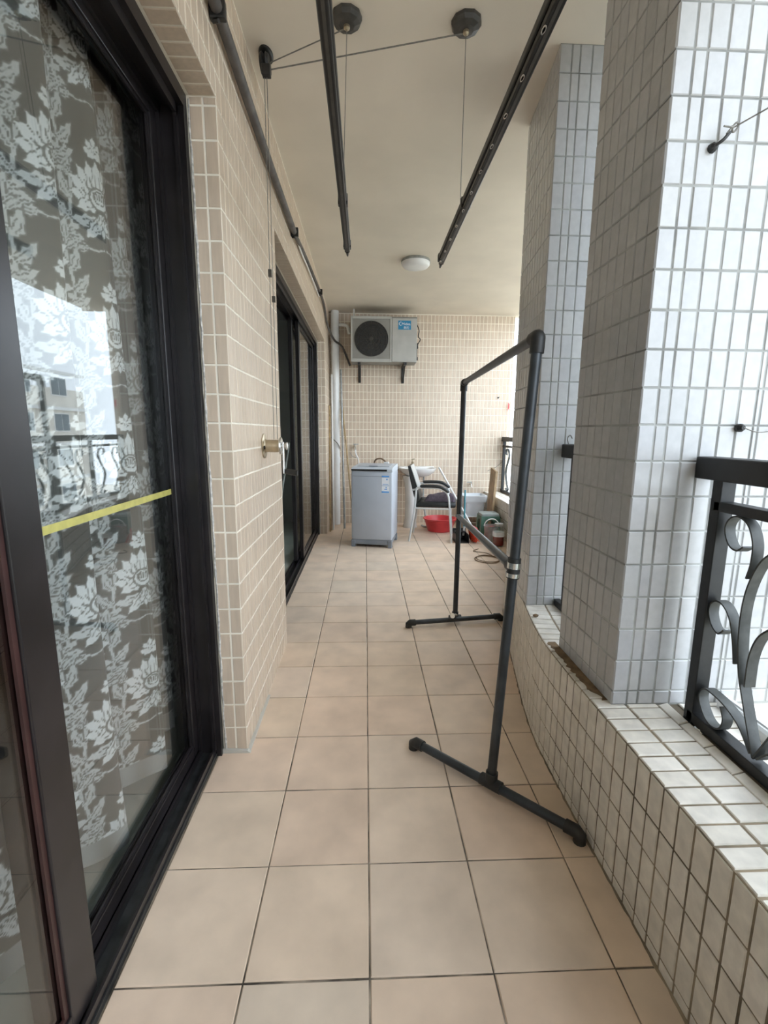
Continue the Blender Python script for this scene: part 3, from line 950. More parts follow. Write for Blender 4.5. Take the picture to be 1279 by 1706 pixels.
def corner_pulley():
    d = thing('corner_pulley', (-0.41, 2.24, ZC), 'black corner pulley on the ceiling beside the left wall', 'pulley')
    m = MB(); m.lathe([(0.034, 0), (0.034, -0.008), (0.028, -0.013), (0, -0.013)], (-0.411, 2.245, ZC), 'z', 20, 0.85, 1.45); m.build('mount_plate', 'dark_plastic', d, True)
    m = MB(); m.lathe([(0.0, -0.018), (0.032, -0.018), (0.038, -0.008), (0.030, 0.0), (0.038, 0.008), (0.032, 0.018), (0.0, 0.018)], (-0.412, 2.225, ZC - 0.052), 'x', 16, 1.25, 1.0); m.build('wheel', 'dark_plastic', d, True)
    m = MB(); m.box(-0.420, -0.386, 2.18, 2.21, ZC - 0.115, ZC - 0.075, 0.003); m.build('rope_guide', 'dark_plastic', d)
corner_pulley()
def rope(pts, r, label, grp):
    m = MB(); m.tube(pts, r, 6)
    return tag(m.build('steel_rope', 'steel_rope'), label, 'rope', grp)
ZP = 2.20
rope([(-0.069, 2.05, ZC - 0.046), (-0.088, 2.07, ZP + 0.03)], 0.0016, 'thin steel rope holding the far end of the centre airer pole', 'airer ropes')
rope([(0.386, 2.05, ZC - 0.046), (0.392, 2.09, ZP + 0.03)], 0.0016, 'thin steel rope holding the far end of the outer airer pole', 'airer ropes')
rope([(-0.398, 2.215, ZC - 0.055), (-0.069, 2.055, ZC - 0.035)], 0.0022, 'taut rope from the corner pulley to the centre ceiling pulley', 'airer ropes')
rope([(-0.398, 2.205, ZC - 0.085), (0.386, 2.055, ZC - 0.035)], 0.0026, 'taut rope from the corner pulley to the outer ceiling pulley', 'airer ropes')
rp1 = rope([(-0.412, 2.20, ZC - 0.09), (-0.428, 2.23, 1.248)], 0.0016, 'rope running down the tiled pier to the winch, nearer the wall', 'airer ropes')
rp2 = rope([(-0.402, 2.20, ZC - 0.09), (-0.412, 2.23, 1.248)], 0.0016, 'rope running down the tiled pier to the winch, farther from the wall', 'airer ropes')
m = MB(); m.box(-0.425, -0.411, 2.205, 2.219, 1.955, 1.985); m.build('ferrule', 'rail_groove', rp1)
m = MB(); m.box(-0.412, -0.398, 2.205, 2.219, 1.85, 1.875); m.build('ferrule', 'rail_groove', rp2)

def airer_pole(x, y1, label, holes):
    p = thing('drying_pole', (x, 1.5, ZP), label, 'drying pole', 'airer poles')
    y0 = 0.35
    m = MB()
    m.box(x - 0.017, x + 0.017, y0, y1, ZP + 0.004, ZP + 0.030, 0.004)
    m.box(x - 0.013, x + 0.013, y0, y1 + 0.004, ZP - 0.018, ZP - 0.001, 0.003)
    m.build('bar', 'dark_rail', p)
    m = MB(); m.box(x - 0.010, x + 0.010, y0 + 0.01, y1 - 0.01, ZP - 0.002, ZP + 0.005)
    m.box(x - 0.004, x + 0.004, y0 + 0.01, y1 - 0.06, ZP - 0.0195, ZP - 0.017); m.build('groove', 'rail_groove', p)
    m = MB(); m.box(x - 0.019, x + 0.019, y1 - 0.03, y1 + 0.006, ZP - 0.004, ZP + 0.032, 0.003); m.tube([(x, y1, ZP - 0.012), (x + 0.0, y1 + 0.035, ZP - 0.022)], [0.010, 0.004], 8); m.build('end_cap', 'dark_plastic', p)
    m = MB(); m.box(x - 0.0195, x + 0.0195, 2.07, 2.10, ZP - 0.006, ZP + 0.034, 0.002); m.build('hanger_clip', 'dark_plastic', p)
    if holes:
        for yy in np.arange(0.62, y1 - 0.05, 0.145):
            m = MB(); m.lathe([(0.0085, 0), (0.0085, -0.002), (0.0055, -0.002), (0.0055, 0)], (x - 0.010, yy, ZP - 0.0185), 'z', 10, 0.55, 1.6); m.build('hanger_hole', 'bright_metal', p)
airer_pole(-0.090, 2.555, 'dark double-bar drying pole hung over the middle of the walkway', False)
airer_pole(0.412, 2.70, 'dark double-bar drying pole with hanger holes hung nearer the pillars', True)

def winch():
    w = thing('airer_winch', (XL, 2.24, 1.216), 'metal crank winch mounted on the tiled pier beside the far door', 'winch')
    c = (XL, 2.24, 1.216)
    m = MB(); m.lathe([(0.058, 0.0), (0.058, 0.004), (0.050, 0.007), (0.0, 0.007)], c, 'x', 28); m.build('back_plate', 'brass_metal', w, True)
    m = MB(); m.lathe([(0.034, 0.007), (0.029, 0.012), (0.029, 0.072), (0.033, 0.076)], c, 'x', 24); m.build('drum', 'brass_metal', w, True)
    m = MB(); m.lathe([(0.0, 0.074), (0.040, 0.074), (0.042, 0.078), (0.040, 0.083), (0.0, 0.083)], c, 'x', 24); m.build('drum_flange', 'bright_metal', w, True)
    m = MB(); m.lathe([(0.010, 0.083), (0.010, 0.102), (0.018, 0.103), (0.018, 0.110), (0.008, 0.113), (0.0, 0.113)], c, 'x', 16); m.build('axle_knob', 'bright_metal', w, True)
    m = MB(); m.box(XL + 0.086, XL + 0.094, 2.228, 2.252, 1.085, 1.235, 0.003); ar = m.build('crank_arm', 'bright_metal', w)
    m = MB(); m.tube([(XL + 0.088, 2.24, 1.097), (XL + 0.105, 2.24, 1.095), (XL + 0.155, 2.238, 1.088)], [0.009, 0.013, 0.015], 14); m.build('crank_handle', 'dark_plastic', ar, True)
    m = MB(); m.lathe([(0.008, 0.0065), (0.008, 0.012), (0, 0.013)], (XL, 2.205, 1.210), 'x', 10); m.build('screw', 'dark_plastic', w)
winch()

# ceiling lamp
l = thing('ceiling_lamp', (0.463, 4.56, ZC), 'round white ceiling lamp, switched off, over the far half', 'lamp')
m = MB(); m.lathe([(0.128, 0), (0.134, -0.012), (0.134, -0.022), (0.0, -0.022)], (0.463, 4.56, ZC), 'z', 36); m.build('base_ring', 'tin_grey', l, True)
m = MB(); m.lathe([(0.130, -0.020), (0.128, -0.040), (0.112, -0.058), (0.07, -0.068), (0.0, -0.071)], (0.463, 4.56, ZC), 'z', 36); m.build('diffuser', 'opal', l, True)

# conduit along the left wall
c = thing('conduit_pipe', (XL, 2.4, 2.54), 'grey sagging conduit clipped along the top of the left wall', 'conduit')
m = MB(); m.tube(spline([(-0.453, -1.6, 2.57), (-0.453, 0.4, 2.57), (-0.453, 1.683, 2.560), (-0.452, 2.0, 2.545), (-0.453, 2.5, 2.535), (-0.455, 3.269, 2.545)], 8), 0.0185, 12); m.build('pipe', 'grey_conduit', c, True)
m = MB(); m.tube(spline([(-0.457, 3.25, 2.545), (-0.458, 4.1, 2.62), (-0.458, 5.37, 2.68), (-0.455, 5.95, 2.55), (-0.40, 6.30, 2.45), (-0.30, 6.44, 2.38), (-0.2, 6.47, 2.15)], 8), 0.0135, 10); m.build('hose', 'grey_conduit', c, True)
m = MB(); m.tube(spline([(-0.462, 3.28, 2.57), (-0.462, 3.7, 2.565), (-0.462, 4.1, 2.59), (-0.462, 5.0, 2.62)], 8), 0.006, 8); m.build('cable', 'white_plastic', c, True)
for yy, zz_ in ((1.69, 2.56), (3.27, 2.546), (5.0, 2.665)):
    m = MB(); m.box(XL + 0.0006, XL + 0.050, yy - 0.012, yy + 0.012, zz_ - 0.026, zz_ + 0.026, 0.004)
    m.tube([(XL + 0.01, yy, zz_ - 0.03), (XL + 0.03, yy - 0.01, zz_ - 0.035)], 0.006, 8); m.build('clip', 'dark_plastic', c)

# ------------------------------------------------------------------ outdoor air-conditioning unit
def ac_unit():
    a = thing('air_conditioner', (0.24, 6.27, 2.15), 'grey outdoor air-conditioner unit bracketed high on the end wall', 'air conditioner')
    x0, x1, y0, y1, z0, z1 = -0.180, 0.655, 6.12, 6.42, 2.155, 2.704
    m = MB(); m.box(x0, x1, y0 + 0.012, y1, z0, z1, 0.008); m.build('casing', 'ac_side', a)
    m = MB()
    sx = 0.335
    m.box(x0, x0 + 0.022, y0, y0 + 0.014, z0, z1, 0.003); m.box(sx - 0.022, sx, y0, y0 + 0.014, z0, z1, 0.003)
    m.box(x0 + 0.022, sx - 0.022, y0, y0 + 0.014, z1 - 0.032, z1, 0.003); m.box(x0 + 0.022, sx - 0.022, y0, y0 + 0.014, z0, z0 + 0.04, 0.003)
    m.build('front_frame', 'ac_casing', a)
    m = MB(); m.box(sx + 0.004, x1 - 0.004, y0 - 0.002, y0 + 0.014, z0 + 0.004, z1 - 0.02, 0.004); m.build('service_panel', 'ac_casing', a)
    gx, gz = (x0 + 0.022 + sx - 0.022) / 2, (z0 + 0.04 + z1 - 0.032) / 2
    m = MB(); m.box(x0 + 0.024, sx - 0.024, y0 + 0.006, y0 + 0.013, z0 + 0.042, z1 - 0.034); m.build('fan_shroud', 'ac_side', a)
    m = MB(); m.lathe([(0.0, 0.0), (0.213, 0.0), (0.213, 0.004), (0.0, 0.004)], (gx, y0 + 0.0015, gz), 'y', 40); m.build('fan_opening', 'dark_plastic', a)
    g = MB()
    for k in range(1, 8):
        rr = 0.213 * k / 7.0
        P = [(gx + rr * math.cos(t), y0 - 0.004, gz + rr * math.sin(t)) for t in np.linspace(0, 2 * math.pi, 37)]
        g.tube(P, 0.0022, 5, False)
    for k in range(16):
        t = 2 * math.pi * k / 16
        g.tube([(gx + 0.02 * math.cos(t), y0 - 0.005, gz + 0.02 * math.sin(t)), (gx + 0.213 * math.cos(t), y0 - 0.005, gz + 0.213 * math.sin(t))], 0.0022, 5)
    g.lathe([(0.0, -0.004), (0.028, -0.004), (0.03, 0.0)], (gx, y0 - 0.002, gz), 'y', 16)
    g.build('fan_grille', 'rail_groove', a)
    fb = MB()
    for k in range(3):
        t = 2 * math.pi * k / 3 + 0.3
        pts = [(0.03, t - 0.25), (0.19, t - 0.35), (0.20, t + 0.35), (0.04, t + 0.5)]
        P = [(gx + r_ * math.cos(tt), gz + r_ * math.sin(tt)) for r_, tt in pts]
        fb.prism_axis(P, y0 - 0.0005, y0 + 0.0012, 'y')
    fb.build('fan', 'dark_plastic', a)
    m = MB(); m.box(x0 + 0.03, x0 + 0.05, y0 + 0.02, y0 + 0.05, z1 - 0.002, z1 + 0.085); m.build('cable_duct', 'ac_casing', a)
    # label
    lx0, lx1, lz0, lz1 = 0.415, 0.575, 2.548, 2.655
    m = MB(); m.box(lx0, lx1, y0 - 0.004, y0 - 0.0015, lz0, lz1); lab = m.build('brand_label', 'blue_sticker', a)
    lab['label'] = 'blue label with white lettering'
    def text(body, x, z, size):
        cu = bpy.data.curves.new('lettering', 'FONT'); cu.body = body; cu.size = size; cu.extrude = 0.0004
        cu.materials.append(MATS['sticker_white'])
        o = bpy.data.objects.new('lettering', cu); COL.objects.link(o); o.parent = lab
        o.rotation_euler = (R(90), 0, 0)
        o.location = Vector((x, y0 - 0.0045, z)) - Vector(ORIGIN[a.name])
        bpy.context.view_layer.update()
        me = bpy.data.meshes.new_from_object(o.evaluated_get(bpy.context.evaluated_depsgraph_get()))
        n = bpy.data.objects.new('lettering', me); COL.objects.link(n); n.parent = lab
        n.rotation_euler = o.rotation_euler; n.location = o.location
        bpy.data.objects.remove(o)
        return n
    text('Midea', lx0 + 0.042, lz0 + 0.052, 0.046)
    text('\u7f8e\u7684', lx0 + 0.066, lz0 + 0.010, 0.036)
    m = MB()
    P = [(lx0 + 0.033 + 0.020 * math.cos(t), y0 - 0.0045, lz0 + 0.070 + 0.021 * math.sin(t)) for t in np.linspace(R(60), R(300), 18)]
    m.tube(P, [0.0012 + 0.003 * math.sin(math.pi * i / 17) for i in range(18)], 6); m.build('logo_crescent', 'sticker_white', lab)
    m = MB()
    m.tube(spline([(x1 + 0.005, y0 + 0.07, 2.62), (x1 + 0.03, y0 + 0.06, 2.55), (x1 + 0.02, y0 + 0.06, 2.48), (x1 + 0.045, y0 + 0.05, 2.44), (x1 + 0.012, y0 + 0.06, 2.38)], 6), 0.006, 8); m.build('side_cable', 'dark_plastic', a)
    m = MB(); m.box(x1 + 0.0, x1 + 0.022, y0 + 0.06, y0 + 0.10, 2.335, 2.375, 0.004); m.box(x1 + 0.0, x1 + 0.020, y0 + 0.06, y0 + 0.10, 2.19, 2.23, 0.004)
    m.tube([(x1 + 0.010, y0 + 0.08, 2.375), (x1 + 0.012, y0 + 0.06, 2.40)], 0.005, 6); m.tube([(x1 + 0.010, y0 + 0.08, 2.225), (x1 + 0.010, y0 + 0.08, 2.34)], 0.005, 6); m.build('valve_block', 'dark_plastic', a)
    for s_, nm in ((-0.075, 'left'), (0.510, 'right')):
        b = thing('wall_bracket', (s_, YB, 2.1), 'dark steel bracket under the fan side of the air conditioner' if s_ < 0 else 'dark steel bracket under the label side of the air conditioner', 'bracket', 'air-conditioner brackets')
        m = MB(); m.box(s_ - 0.018, s_ + 0.018, 6.13, YB, 2.127, 2.154); m.build('arm', 'rack_fitting', b)
        m = MB(); m.box(s_ - 0.018, s_ + 0.018, YB - 0.014, YB - 0.0005, 1.935, 2.127); m.build('upright', 'rack_fitting', b)
        m = MB(); m.add([(s_ - 0.012, 6.26, 2.127), (s_ + 0.012, 6.26, 2.127), (s_ + 0.012, 6.29, 2.127), (s_ - 0.012, 6.29, 2.127), (s_ - 0.012, YB - 0.014, 1.95), (s_ + 0.012, YB - 0.014, 1.95), (s_ + 0.012, YB - 0.014, 1.98), (s_ - 0.012, YB - 0.014, 1.98)], [(0, 1, 2, 3), (4, 7, 6, 5), (0, 4, 5, 1), (1, 5, 6, 2), (2, 6, 7, 3), (3, 7, 4, 0)]); m.build('brace', 'rack_fitting', b)
ac_unit()
m = MB(); m.tube(spline([(-0.338, 6.44, 2.66), (-0.28, 6.42, 2.655), (-0.23, 6.40, 2.63), (-0.206, 6.37, 2.54)], 6), 0.022, 10)
tag(m.build('refrigerant_pipe', 'white_plastic', None, True), 'white lagged pipe joining the air conditioner to the downpipe corner', 'pipe')

# ------------------------------------------------------------------ downpipe and leaning poles in the far left corner
d = thing('drain_pipe', (-0.40, 6.43, 0), 'thick white downpipe in the far left corner', 'pipe')
m = MB(); m.tube([(-0.400, 6.43, 0.0), (-0.395, 6.43, ZC)], 0.053, 24); m.build('pipe', 'white_plastic', d, True)
for z in (2.50, 1.63, 0.9):
    m = MB(); m.tube([(-0.398, 6.43, z - 0.04), (-0.398, 6.43, z + 0.04)], 0.059, 24); m.build('collar', 'white_plastic', d, True)
def pole(name, a, b, r, mat, label, cat='pole', grp='poles in the far left corner'):
    m = MB(); m.tube([a, b], r, 10)
    return tag(m.build(name, mat, None, True), label, cat, grp)
pole('curtain_pole', (-0.418, 6.04, 0.0), (-0.440, 6.34, 2.02), 0.013, 'white_plastic', 'thin white pole leaning in front of the downpipe')
pole('bamboo_pole', (-0.452, 5.92, 0.0), (-0.4635, 6.22, 1.62), 0.011, 'bamboo', 'brown bamboo pole leaning beside the tiled pier edge')
pole('bamboo_pole', (-0.445, 6.0, 0.0), (-0.464, 6.28, 1.30), 0.009, 'brown_hose', 'darker short stick standing beside the bamboo pole')
pole('steel_pole', (-0.275, 6.12, 0.0), (-0.325, 6.47, 2.1), 0.014, 'tin_grey', 'grey steel pole leaning to the right of the downpipe')
pole('wooden_pole', (-0.13, 5.72, 0.0), (-0.318, 6.50, 1.70), 0.011, 'bamboo', 'brown stick slanting down behind the washing machine')
m = MB(); m.tube(spline([(-0.470, 6.2, 1.23), (-0.43, 6.36, 1.18), (-0.37, 6.37, 1.12), (-0.34, 6.40, 1.05)], 6), 0.006, 6)
tag(m.build('tie_wire', 'steel_rope', None, True), 'thin wire tied around the downpipe', 'wire')

# ------------------------------------------------------------------ washing machine
def washer():
    fl = Vector((-0.157, 5.124, 0)); ang = math.atan2(-0.094, 0.45)
    M = Matrix.Translation(fl) @ Matrix.Rotation(ang, 4, 'Z')
    w, dp, h = 0.462, 0.455, 0.875
    a = thing('washing_machine', tuple(M @ Vector((w / 2, dp / 2, 0))), 'light grey top-loading washing machine in front of the end wall', 'washing machine')
    m = MB(M); m.box(0, w, 0.0, dp, 0.085, h - 0.02, 0.022); m.build('body', 'washer_grey', a, True)
    m = MB(M); m.box(0.012, w - 0.012, 0.008, dp - 0.01, 0.03, 0.09, 0.008)
    m.build('base', 'washer_base', a)
    for fx in (0.0, w - 0.045):
        for fy in (0.0, dp - 0.05):
            m = MB(M); m.box(fx, fx + 0.045, fy, fy + 0.05, 0.0, 0.085, 0.006); m.build('foot', 'washer_base', a)
    # top deck rises towards the back
    m = MB(M)
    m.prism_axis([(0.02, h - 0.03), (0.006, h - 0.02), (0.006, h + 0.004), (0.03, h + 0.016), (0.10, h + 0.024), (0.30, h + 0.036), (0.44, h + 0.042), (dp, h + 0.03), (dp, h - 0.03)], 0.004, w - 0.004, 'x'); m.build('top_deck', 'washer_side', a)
    m = MB(M); m.box(0.004, w - 0.06, -0.003, 0.012, h - 0.016, h + 0.004, 0.002); m.build('control_strip', 'dark_plastic', a)
    m = MB(M); m.add([(0.05, 0.10, h + 0.0255), (w - 0.05, 0.10, h + 0.0255), (w - 0.05, 0.36, h + 0.0395), (0.05, 0.36, h + 0.0395), (0.05, 0.10, h + 0.031), (w - 0.05, 0.10, h + 0.031), (w - 0.05, 0.36, h + 0.045), (0.05, 0.36, h + 0.045)], [(0, 3, 2, 1), (4, 5, 6, 7), (0, 1, 5, 4), (1, 2, 6, 5), (2, 3, 7, 6), (3, 0, 4, 7)]); lid = m.build('lid', 'washer_grey', a)
    m = MB(M); m.box(w / 2 - 0.05, w / 2 + 0.05, 0.095, 0.115, h + 0.028, h + 0.036, 0.002); m.build('lid_handle', 'washer_base', lid)
    m = MB(M); m.box(0.02, w - 0.05, -0.001, 0.002, h - 0.075, h - 0.071); m.build('seam', 'washer_base', a)
    # stickers
    sx0, sx1 = 0.345, 0.428
    m = MB(M); m.box(sx0, sx1, -0.0028, -0.0008, 0.705, 0.790); s1 = m.build('sticker', 'sticker_white', a)
    m = MB(M); m.box(sx0 + 0.05, sx0 + 0.066, -0.0034, -0.0028, 0.765, 0.78); m.box(sx0 + 0.01, sx1 - 0.01, -0.0034, -0.0028, 0.715, 0.721); m.box(sx0, sx1, -0.0034, -0.0028, 0.797, 0.812); m.build('print', 'sticker_blue', s1)
    m = MB(M); m.box(sx0, sx1, -0.0028, -0.0008, 0.625, 0.70); s2 = m.build('sticker', 'sticker_white', a)
    m = MB(M); m.box(sx0, sx1, -0.0034, -0.0028, 0.625, 0.642); m.box(sx0 + 0.03, sx0 + 0.06, -0.0034, -0.0028, 0.66, 0.668); m.box(sx0 + 0.045, sx0 + 0.055, -0.0034, -0.0028, 0.675, 0.69); m.box(sx0, sx1, -0.0034, -0.0028, 0.7, 0.703); m.build('print', 'sticker_blue', s2)
    m = MB(M); m.box(0.30, 0.36, 0.395, 0.43, h + 0.036, h + 0.062, 0.006); m.build('inlet_port', 'white_plastic', a)
    m = MB(M); m.tube(spline([(0.33, 0.42, h + 0.05), (0.27, 0.43, h + 0.095), (0.20, 0.45, h + 0.085), (0.17, 0.48, h + 0.03), (0.165, 0.49, h - 0.1)], 6), 0.010, 10); m.build('inlet_hose', 'brown_hose', a, True)
washer()

# tap on the wall with its white hose
t = thing('wall_tap', (-0.14, YB, 1.07), 'chrome wall tap with white hose above the washing machine', 'tap', 'wall taps')
m = MB(); m.tube([(-0.14, YB - 0.0005, 1.075), (-0.14, 6.45, 1.075), (-0.135, 6.42, 1.06), (-0.132, 6.41, 1.03)], [0.015, 0.012, 0.013, 0.011], 10); m.build('spout', 'bright_metal', t, True)
m = MB(); m.tube([(-0.14, 6.46, 1.085), (-0.14, 6.46, 1.11)], 0.006, 8); m.box(-0.165, -0.09, 6.452, 6.468, 1.107, 1.117, 0.003); m.build('lever', 'tin_grey', t)
m = MB(); m.tube(spline([(-0.132, 6.41, 1.03), (-0.125, 6.40, 0.98), (-0.10, 6.38, 0.93), (-0.09, 6.2, 0.90), (-0.08, 5.75, 0.86)], 6), 0.010, 8); m.build('hose', 'white_plastic', t, True)
m = MB(); m.tube(spline([(-0.21, YB - 0.006, 1.0), (-0.18, 6.48, 0.95), (-0.12, 6.44, 0.93)], 6), 0.004, 6); m.build('cable', 'tin_grey', t)
t = thing('wall_tap', (1.49, YB, 0.53), 'small low tap on the end wall above the white tub', 'tap', 'wall taps')
m = MB(); m.tube([(1.49, YB - 0.0005, 0.56), (1.49, 6.45, 0.56), (1.492, 6.43, 0.52)], [0.014, 0.011, 0.010], 10); m.build('spout', 'bright_metal', t, True)
m = MB(); m.box(1.43, 1.50, 6.44, 6.455, 0.585, 0.60, 0.003); m.tube([(1.49, 6.447, 0.565), (1.49, 6.447, 0.59)], 0.005, 8); m.build('lever', 'tin_grey', t)

# hook and red ribbon, wire on the end wall
h = MB(); h.tube(spline([(1.833, YB - 0.001, 1.755), (1.833, YB - 0.03, 1.752), (1.836, YB - 0.045, 1.765)], 4), 0.004, 6); h.lathe([(0.012, 0), (0.010, -0.006)], (1.833, YB, 1.755), 'y', 8)
tag(h.build('wall_hook', 'dark_plastic', None, True), 'small nail hook on the end wall', 'hook')
h = MB(); h.tube(spline([(1.944, YB - 0.003, 0.888), (1.9, YB - 0.02, 0.85), (1.84, YB - 0.02, 0.80), (1.728, YB - 0.004, 0.744)], 5), 0.003, 6); h.lathe([(0.014, 0), (0.010, -0.008)], (1.944, YB, 0.888), 'y', 8)
tag(h.build('wall_wire', 'steel_rope', None, True), 'thin wire fixed low on the end wall beside the board', 'wire')
h = thing('ribbon_cord', (1.972, YB - 0.1, 1.65), 'thin cord with a red ribbon hanging at the end wall edge', 'ribbon')
h_ = MB(); h_.tube(spline([(1.962, YB - 0.03, 2.5), (1.97, YB - 0.05, 1.9), (1.966, YB - 0.04, 1.24)], 5), 0.002, 6); h_.build('cord', 'white_plastic', h)
h_ = MB(); h_.prism_axis([(1.962, 1.69), (1.982, 1.67), (1.978, 1.58), (1.970, 1.61), (1.960, 1.57)], YB - 0.05, YB - 0.046, 'y'); h_.build('ribbon', 'red_plastic', h)

# ------------------------------------------------------------------ pedestal basin
def basin():
    b = thing('pedestal_basin', (0.66, 6.25, 0), 'white porcelain pedestal basin against the end wall', 'basin')
    m = MB()
    rim = [(0.0, 0.69), (0.08, 0.685), (0.15, 0.70), (0.215, 0.745), (0.248, 0.792), (0.252, 0.805), (0.235, 0.806), (0.215, 0.79), (0.17, 0.745), (0.10, 0.715), (0.0, 0.71)]
    m.lathe(rim, (0.71, 6.26, 0), 'z', 36, 1.0, 0.92); m.build('bowl', 'porcelain', b, True)
    m = MB(); m.box(0.46, 0.96, 6.40, YB - 0.002, 0.755, 0.812, 0.015); m.build('back_deck', 'porcelain', b, True)
    m = MB(); m.lathe([(0.098, 0.0), (0.092, 0.03), (0.075, 0.12), (0.072, 0.45), (0.085, 0.60), (0.115, 0.70)], (0.615, 6.24, 0), 'z', 24, 1.0, 1.15); m.build('pedestal', 'porcelain', b, True)
    t = MB(); t.lathe([(0.022, 0.81), (0.018, 0.82), (0.014, 0.86), (0.018, 0.875), (0.0, 0.88)], (0.66, 6.45, 0), 'z', 14); t.tube([(0.66, 6.45, 0.845), (0.665, 6.37, 0.85), (0.666, 6.35, 0.835)], [0.011, 0.010, 0.009], 10)
    t.tube([(0.66, 6.45, 0.875), (0.66, 6.45, 0.91)], 0.006, 8); t.tube([(0.645, 6.45, 0.908), (0.685, 6.44, 0.912)], 0.006, 8)
    t.build('tap', 'brass_metal', b, True)
    m = MB(); m.tube(spline([(0.80, 6.30, 0.70), (0.80, 6.32, 0.40), (0.84, 6.30, 0.12), (0.9, 6.22, 0.015), (0.82, 6.18, 0.012), (0.78, 6.26, 0.012)], 6), 0.013, 8); m.build('drain_hose', 'tin_grey', b, True)
basin()

# ------------------------------------------------------------------ chair
def chair():
    org = Vector((0.521, 5.377, 0)); fw = Vector((0.51, -0.10, 0)); ang = math.atan2(fw.y, fw.x)
    M = Matrix.Translation(org) @ Matrix.Rotation(ang, 4, 'Z')      # local x forward, y across (away from viewer)
    c = thing('office_chair', tuple(M @ Vector((0.26, 0.26, 0))), 'black padded armchair with silver legs beside the basin', 'chair')
    W, D = 0.50, 0.52
    m = MB(M); m.box(0.055, D + 0.02, 0.03, W - 0.03, 0.405, 0.475, 0.028); m.build('seat', 'black_vinyl', c, True)
    # backrest: curved pad with light shell behind
    Ma = M @ Matrix.Translation((0.105, 0, 0.43)) @ Matrix.Rotation(R(-14), 4, 'Y')
    m = MB(Ma)
    prof = [(-0.018, 0.03), (0.026, 0.06), (0.034, 0.18), (0.022, 0.34), (0.010, 0.47), (-0.020, 0.48), (-0.030, 0.30), (-0.030, 0.12)]
    m.prism_axis([(p[0], p[1]) for p in prof], 0.03, W - 0.03, 'y'); m.build('backrest', 'black_vinyl', c, True)
    m = MB(Ma); m.prism_axis([(0.028, 0.20), (0.037, 0.20), (0.026, 0.36), (0.013, 0.475), (0.004, 0.475), (0.018, 0.34)], 0.05, W - 0.05, 'y'); m.build('back_cover', 'chair_shell', c, True)
    m = MB(Ma); m.box(-0.036, 0.040, 0.02, W - 0.02, 0.185, 0.205, 0.006); m.build('back_bracket', 'chair_shell', c)
    for yy in (0.0, W):
        # rear leg rises to the armrest, front leg bends into the arm
        m = MB(M); m.tube(spline([(0.0, yy, 0.0), (0.035, yy, 0.22), (0.062, yy, 0.42), (0.075, yy, 0.60), (0.085, yy, 0.645)], 5), 0.0125, 10); m.build('leg', 'chair_shell', c, True)
        m = MB(M); m.tube(spline([(0.50, yy, 0.0), (0.475, yy, 0.30), (0.455, yy, 0.52), (0.43, yy, 0.59)], 5), 0.0125, 10); m.build('leg', 'chair_shell', c, True)
        m = MB(M); m.tube(spline([(0.085, yy, 0.645), (0.25, yy, 0.645), (0.36, yy, 0.635), (0.455, yy, 0.575)], 5), 0.012, 8); m.build('arm_tube', 'chair_shell', c, True)
        m = MB(M); m.tube(spline([(0.12, yy, 0.660), (0.25, yy, 0.664), (0.36, yy, 0.654), (0.455, yy, 0.598)], 5), [0.014] + [0.021] * 14 + [0.015], 10); m.build('armrest', 'black_vinyl', c, True)
        m = MB(M); m.tube([(0.055, yy, 0.40), (0.485, yy, 0.40)], 0.010, 8); m.build('side_rail', 'chair_shell', c, True)
    m = MB(M); m.tube([(0.07, 0.0, 0.40), (0.07, W, 0.40)], 0.010, 8); m.build('cross_rail', 'chair_shell', c, True)
    m = MB(M); m.tube([(0.47, 0.0, 0.40), (0.47, W, 0.40)], 0.010, 8); m.build('cross_rail', 'chair_shell', c, True)
    # folded dark cloth lying on the seat
    m = MB(M)
    n = 14; vs = []; fs = []
    for j in range(n + 1):
        for i in range(n + 1):
            s_, t_ = i / n, j / n
            x = 0.17 + 0.36 * s_; y_ = 0.07 + 0.34 * t_
            edge = min(s_, 1 - s_, t_, 1 - t_)
            z = 0.478 + min(1, edge / 0.10) * (0.055 + 0.030 * s_ + 0.008 * math.sin(9 * s_ + 4 * t_) + 0.006 * math.sin(13 * t_))
            vs.append((x, y_, z))
    for j in range(n):
        for i in range(n):
            k = j * (n + 1) + i
            fs.append((k, k + 1, k + n + 2, k + n + 1))
    b0 = len(vs)
    ring = [i for i in range(n + 1)] + [j * (n + 1) + n for j in range(1, n + 1)] + [n * (n + 1) + i for i in range(n - 1, -1, -1)] + [j * (n + 1) for j in range(n - 1, 0, -1)]
    vs += [(vs[r_][0], vs[r_][1], 0.4762) for r_ in ring]
    for q in range(len(ring)):
        q2 = (q + 1) % len(ring)
        fs.append((ring[q], b0 + q, b0 + q2, ring[q2]))
    m.add(vs, fs)
    tag(m.build('folded_jacket', 'purple_cloth', None, True), 'dark purple folded jacket lying on the chair seat', 'jacket')
chair()

# ------------------------------------------------------------------ cleaning things around the chair
m = MB(); m.lathe([(0.0, 0.004), (0.150, 0.0), (0.160, 0.004), (0.205, 0.150), (0.222, 0.158), (0.222, 0.170), (0.205, 0.172), (0.196, 0.160), (0.150, 0.015), (0.0, 0.012)], (0.985, 5.99, 0), 'z', 36)
tag(m.build('wash_basin', 'red_plastic', None, True), 'red plastic wash basin on the floor under the chair', 'basin')

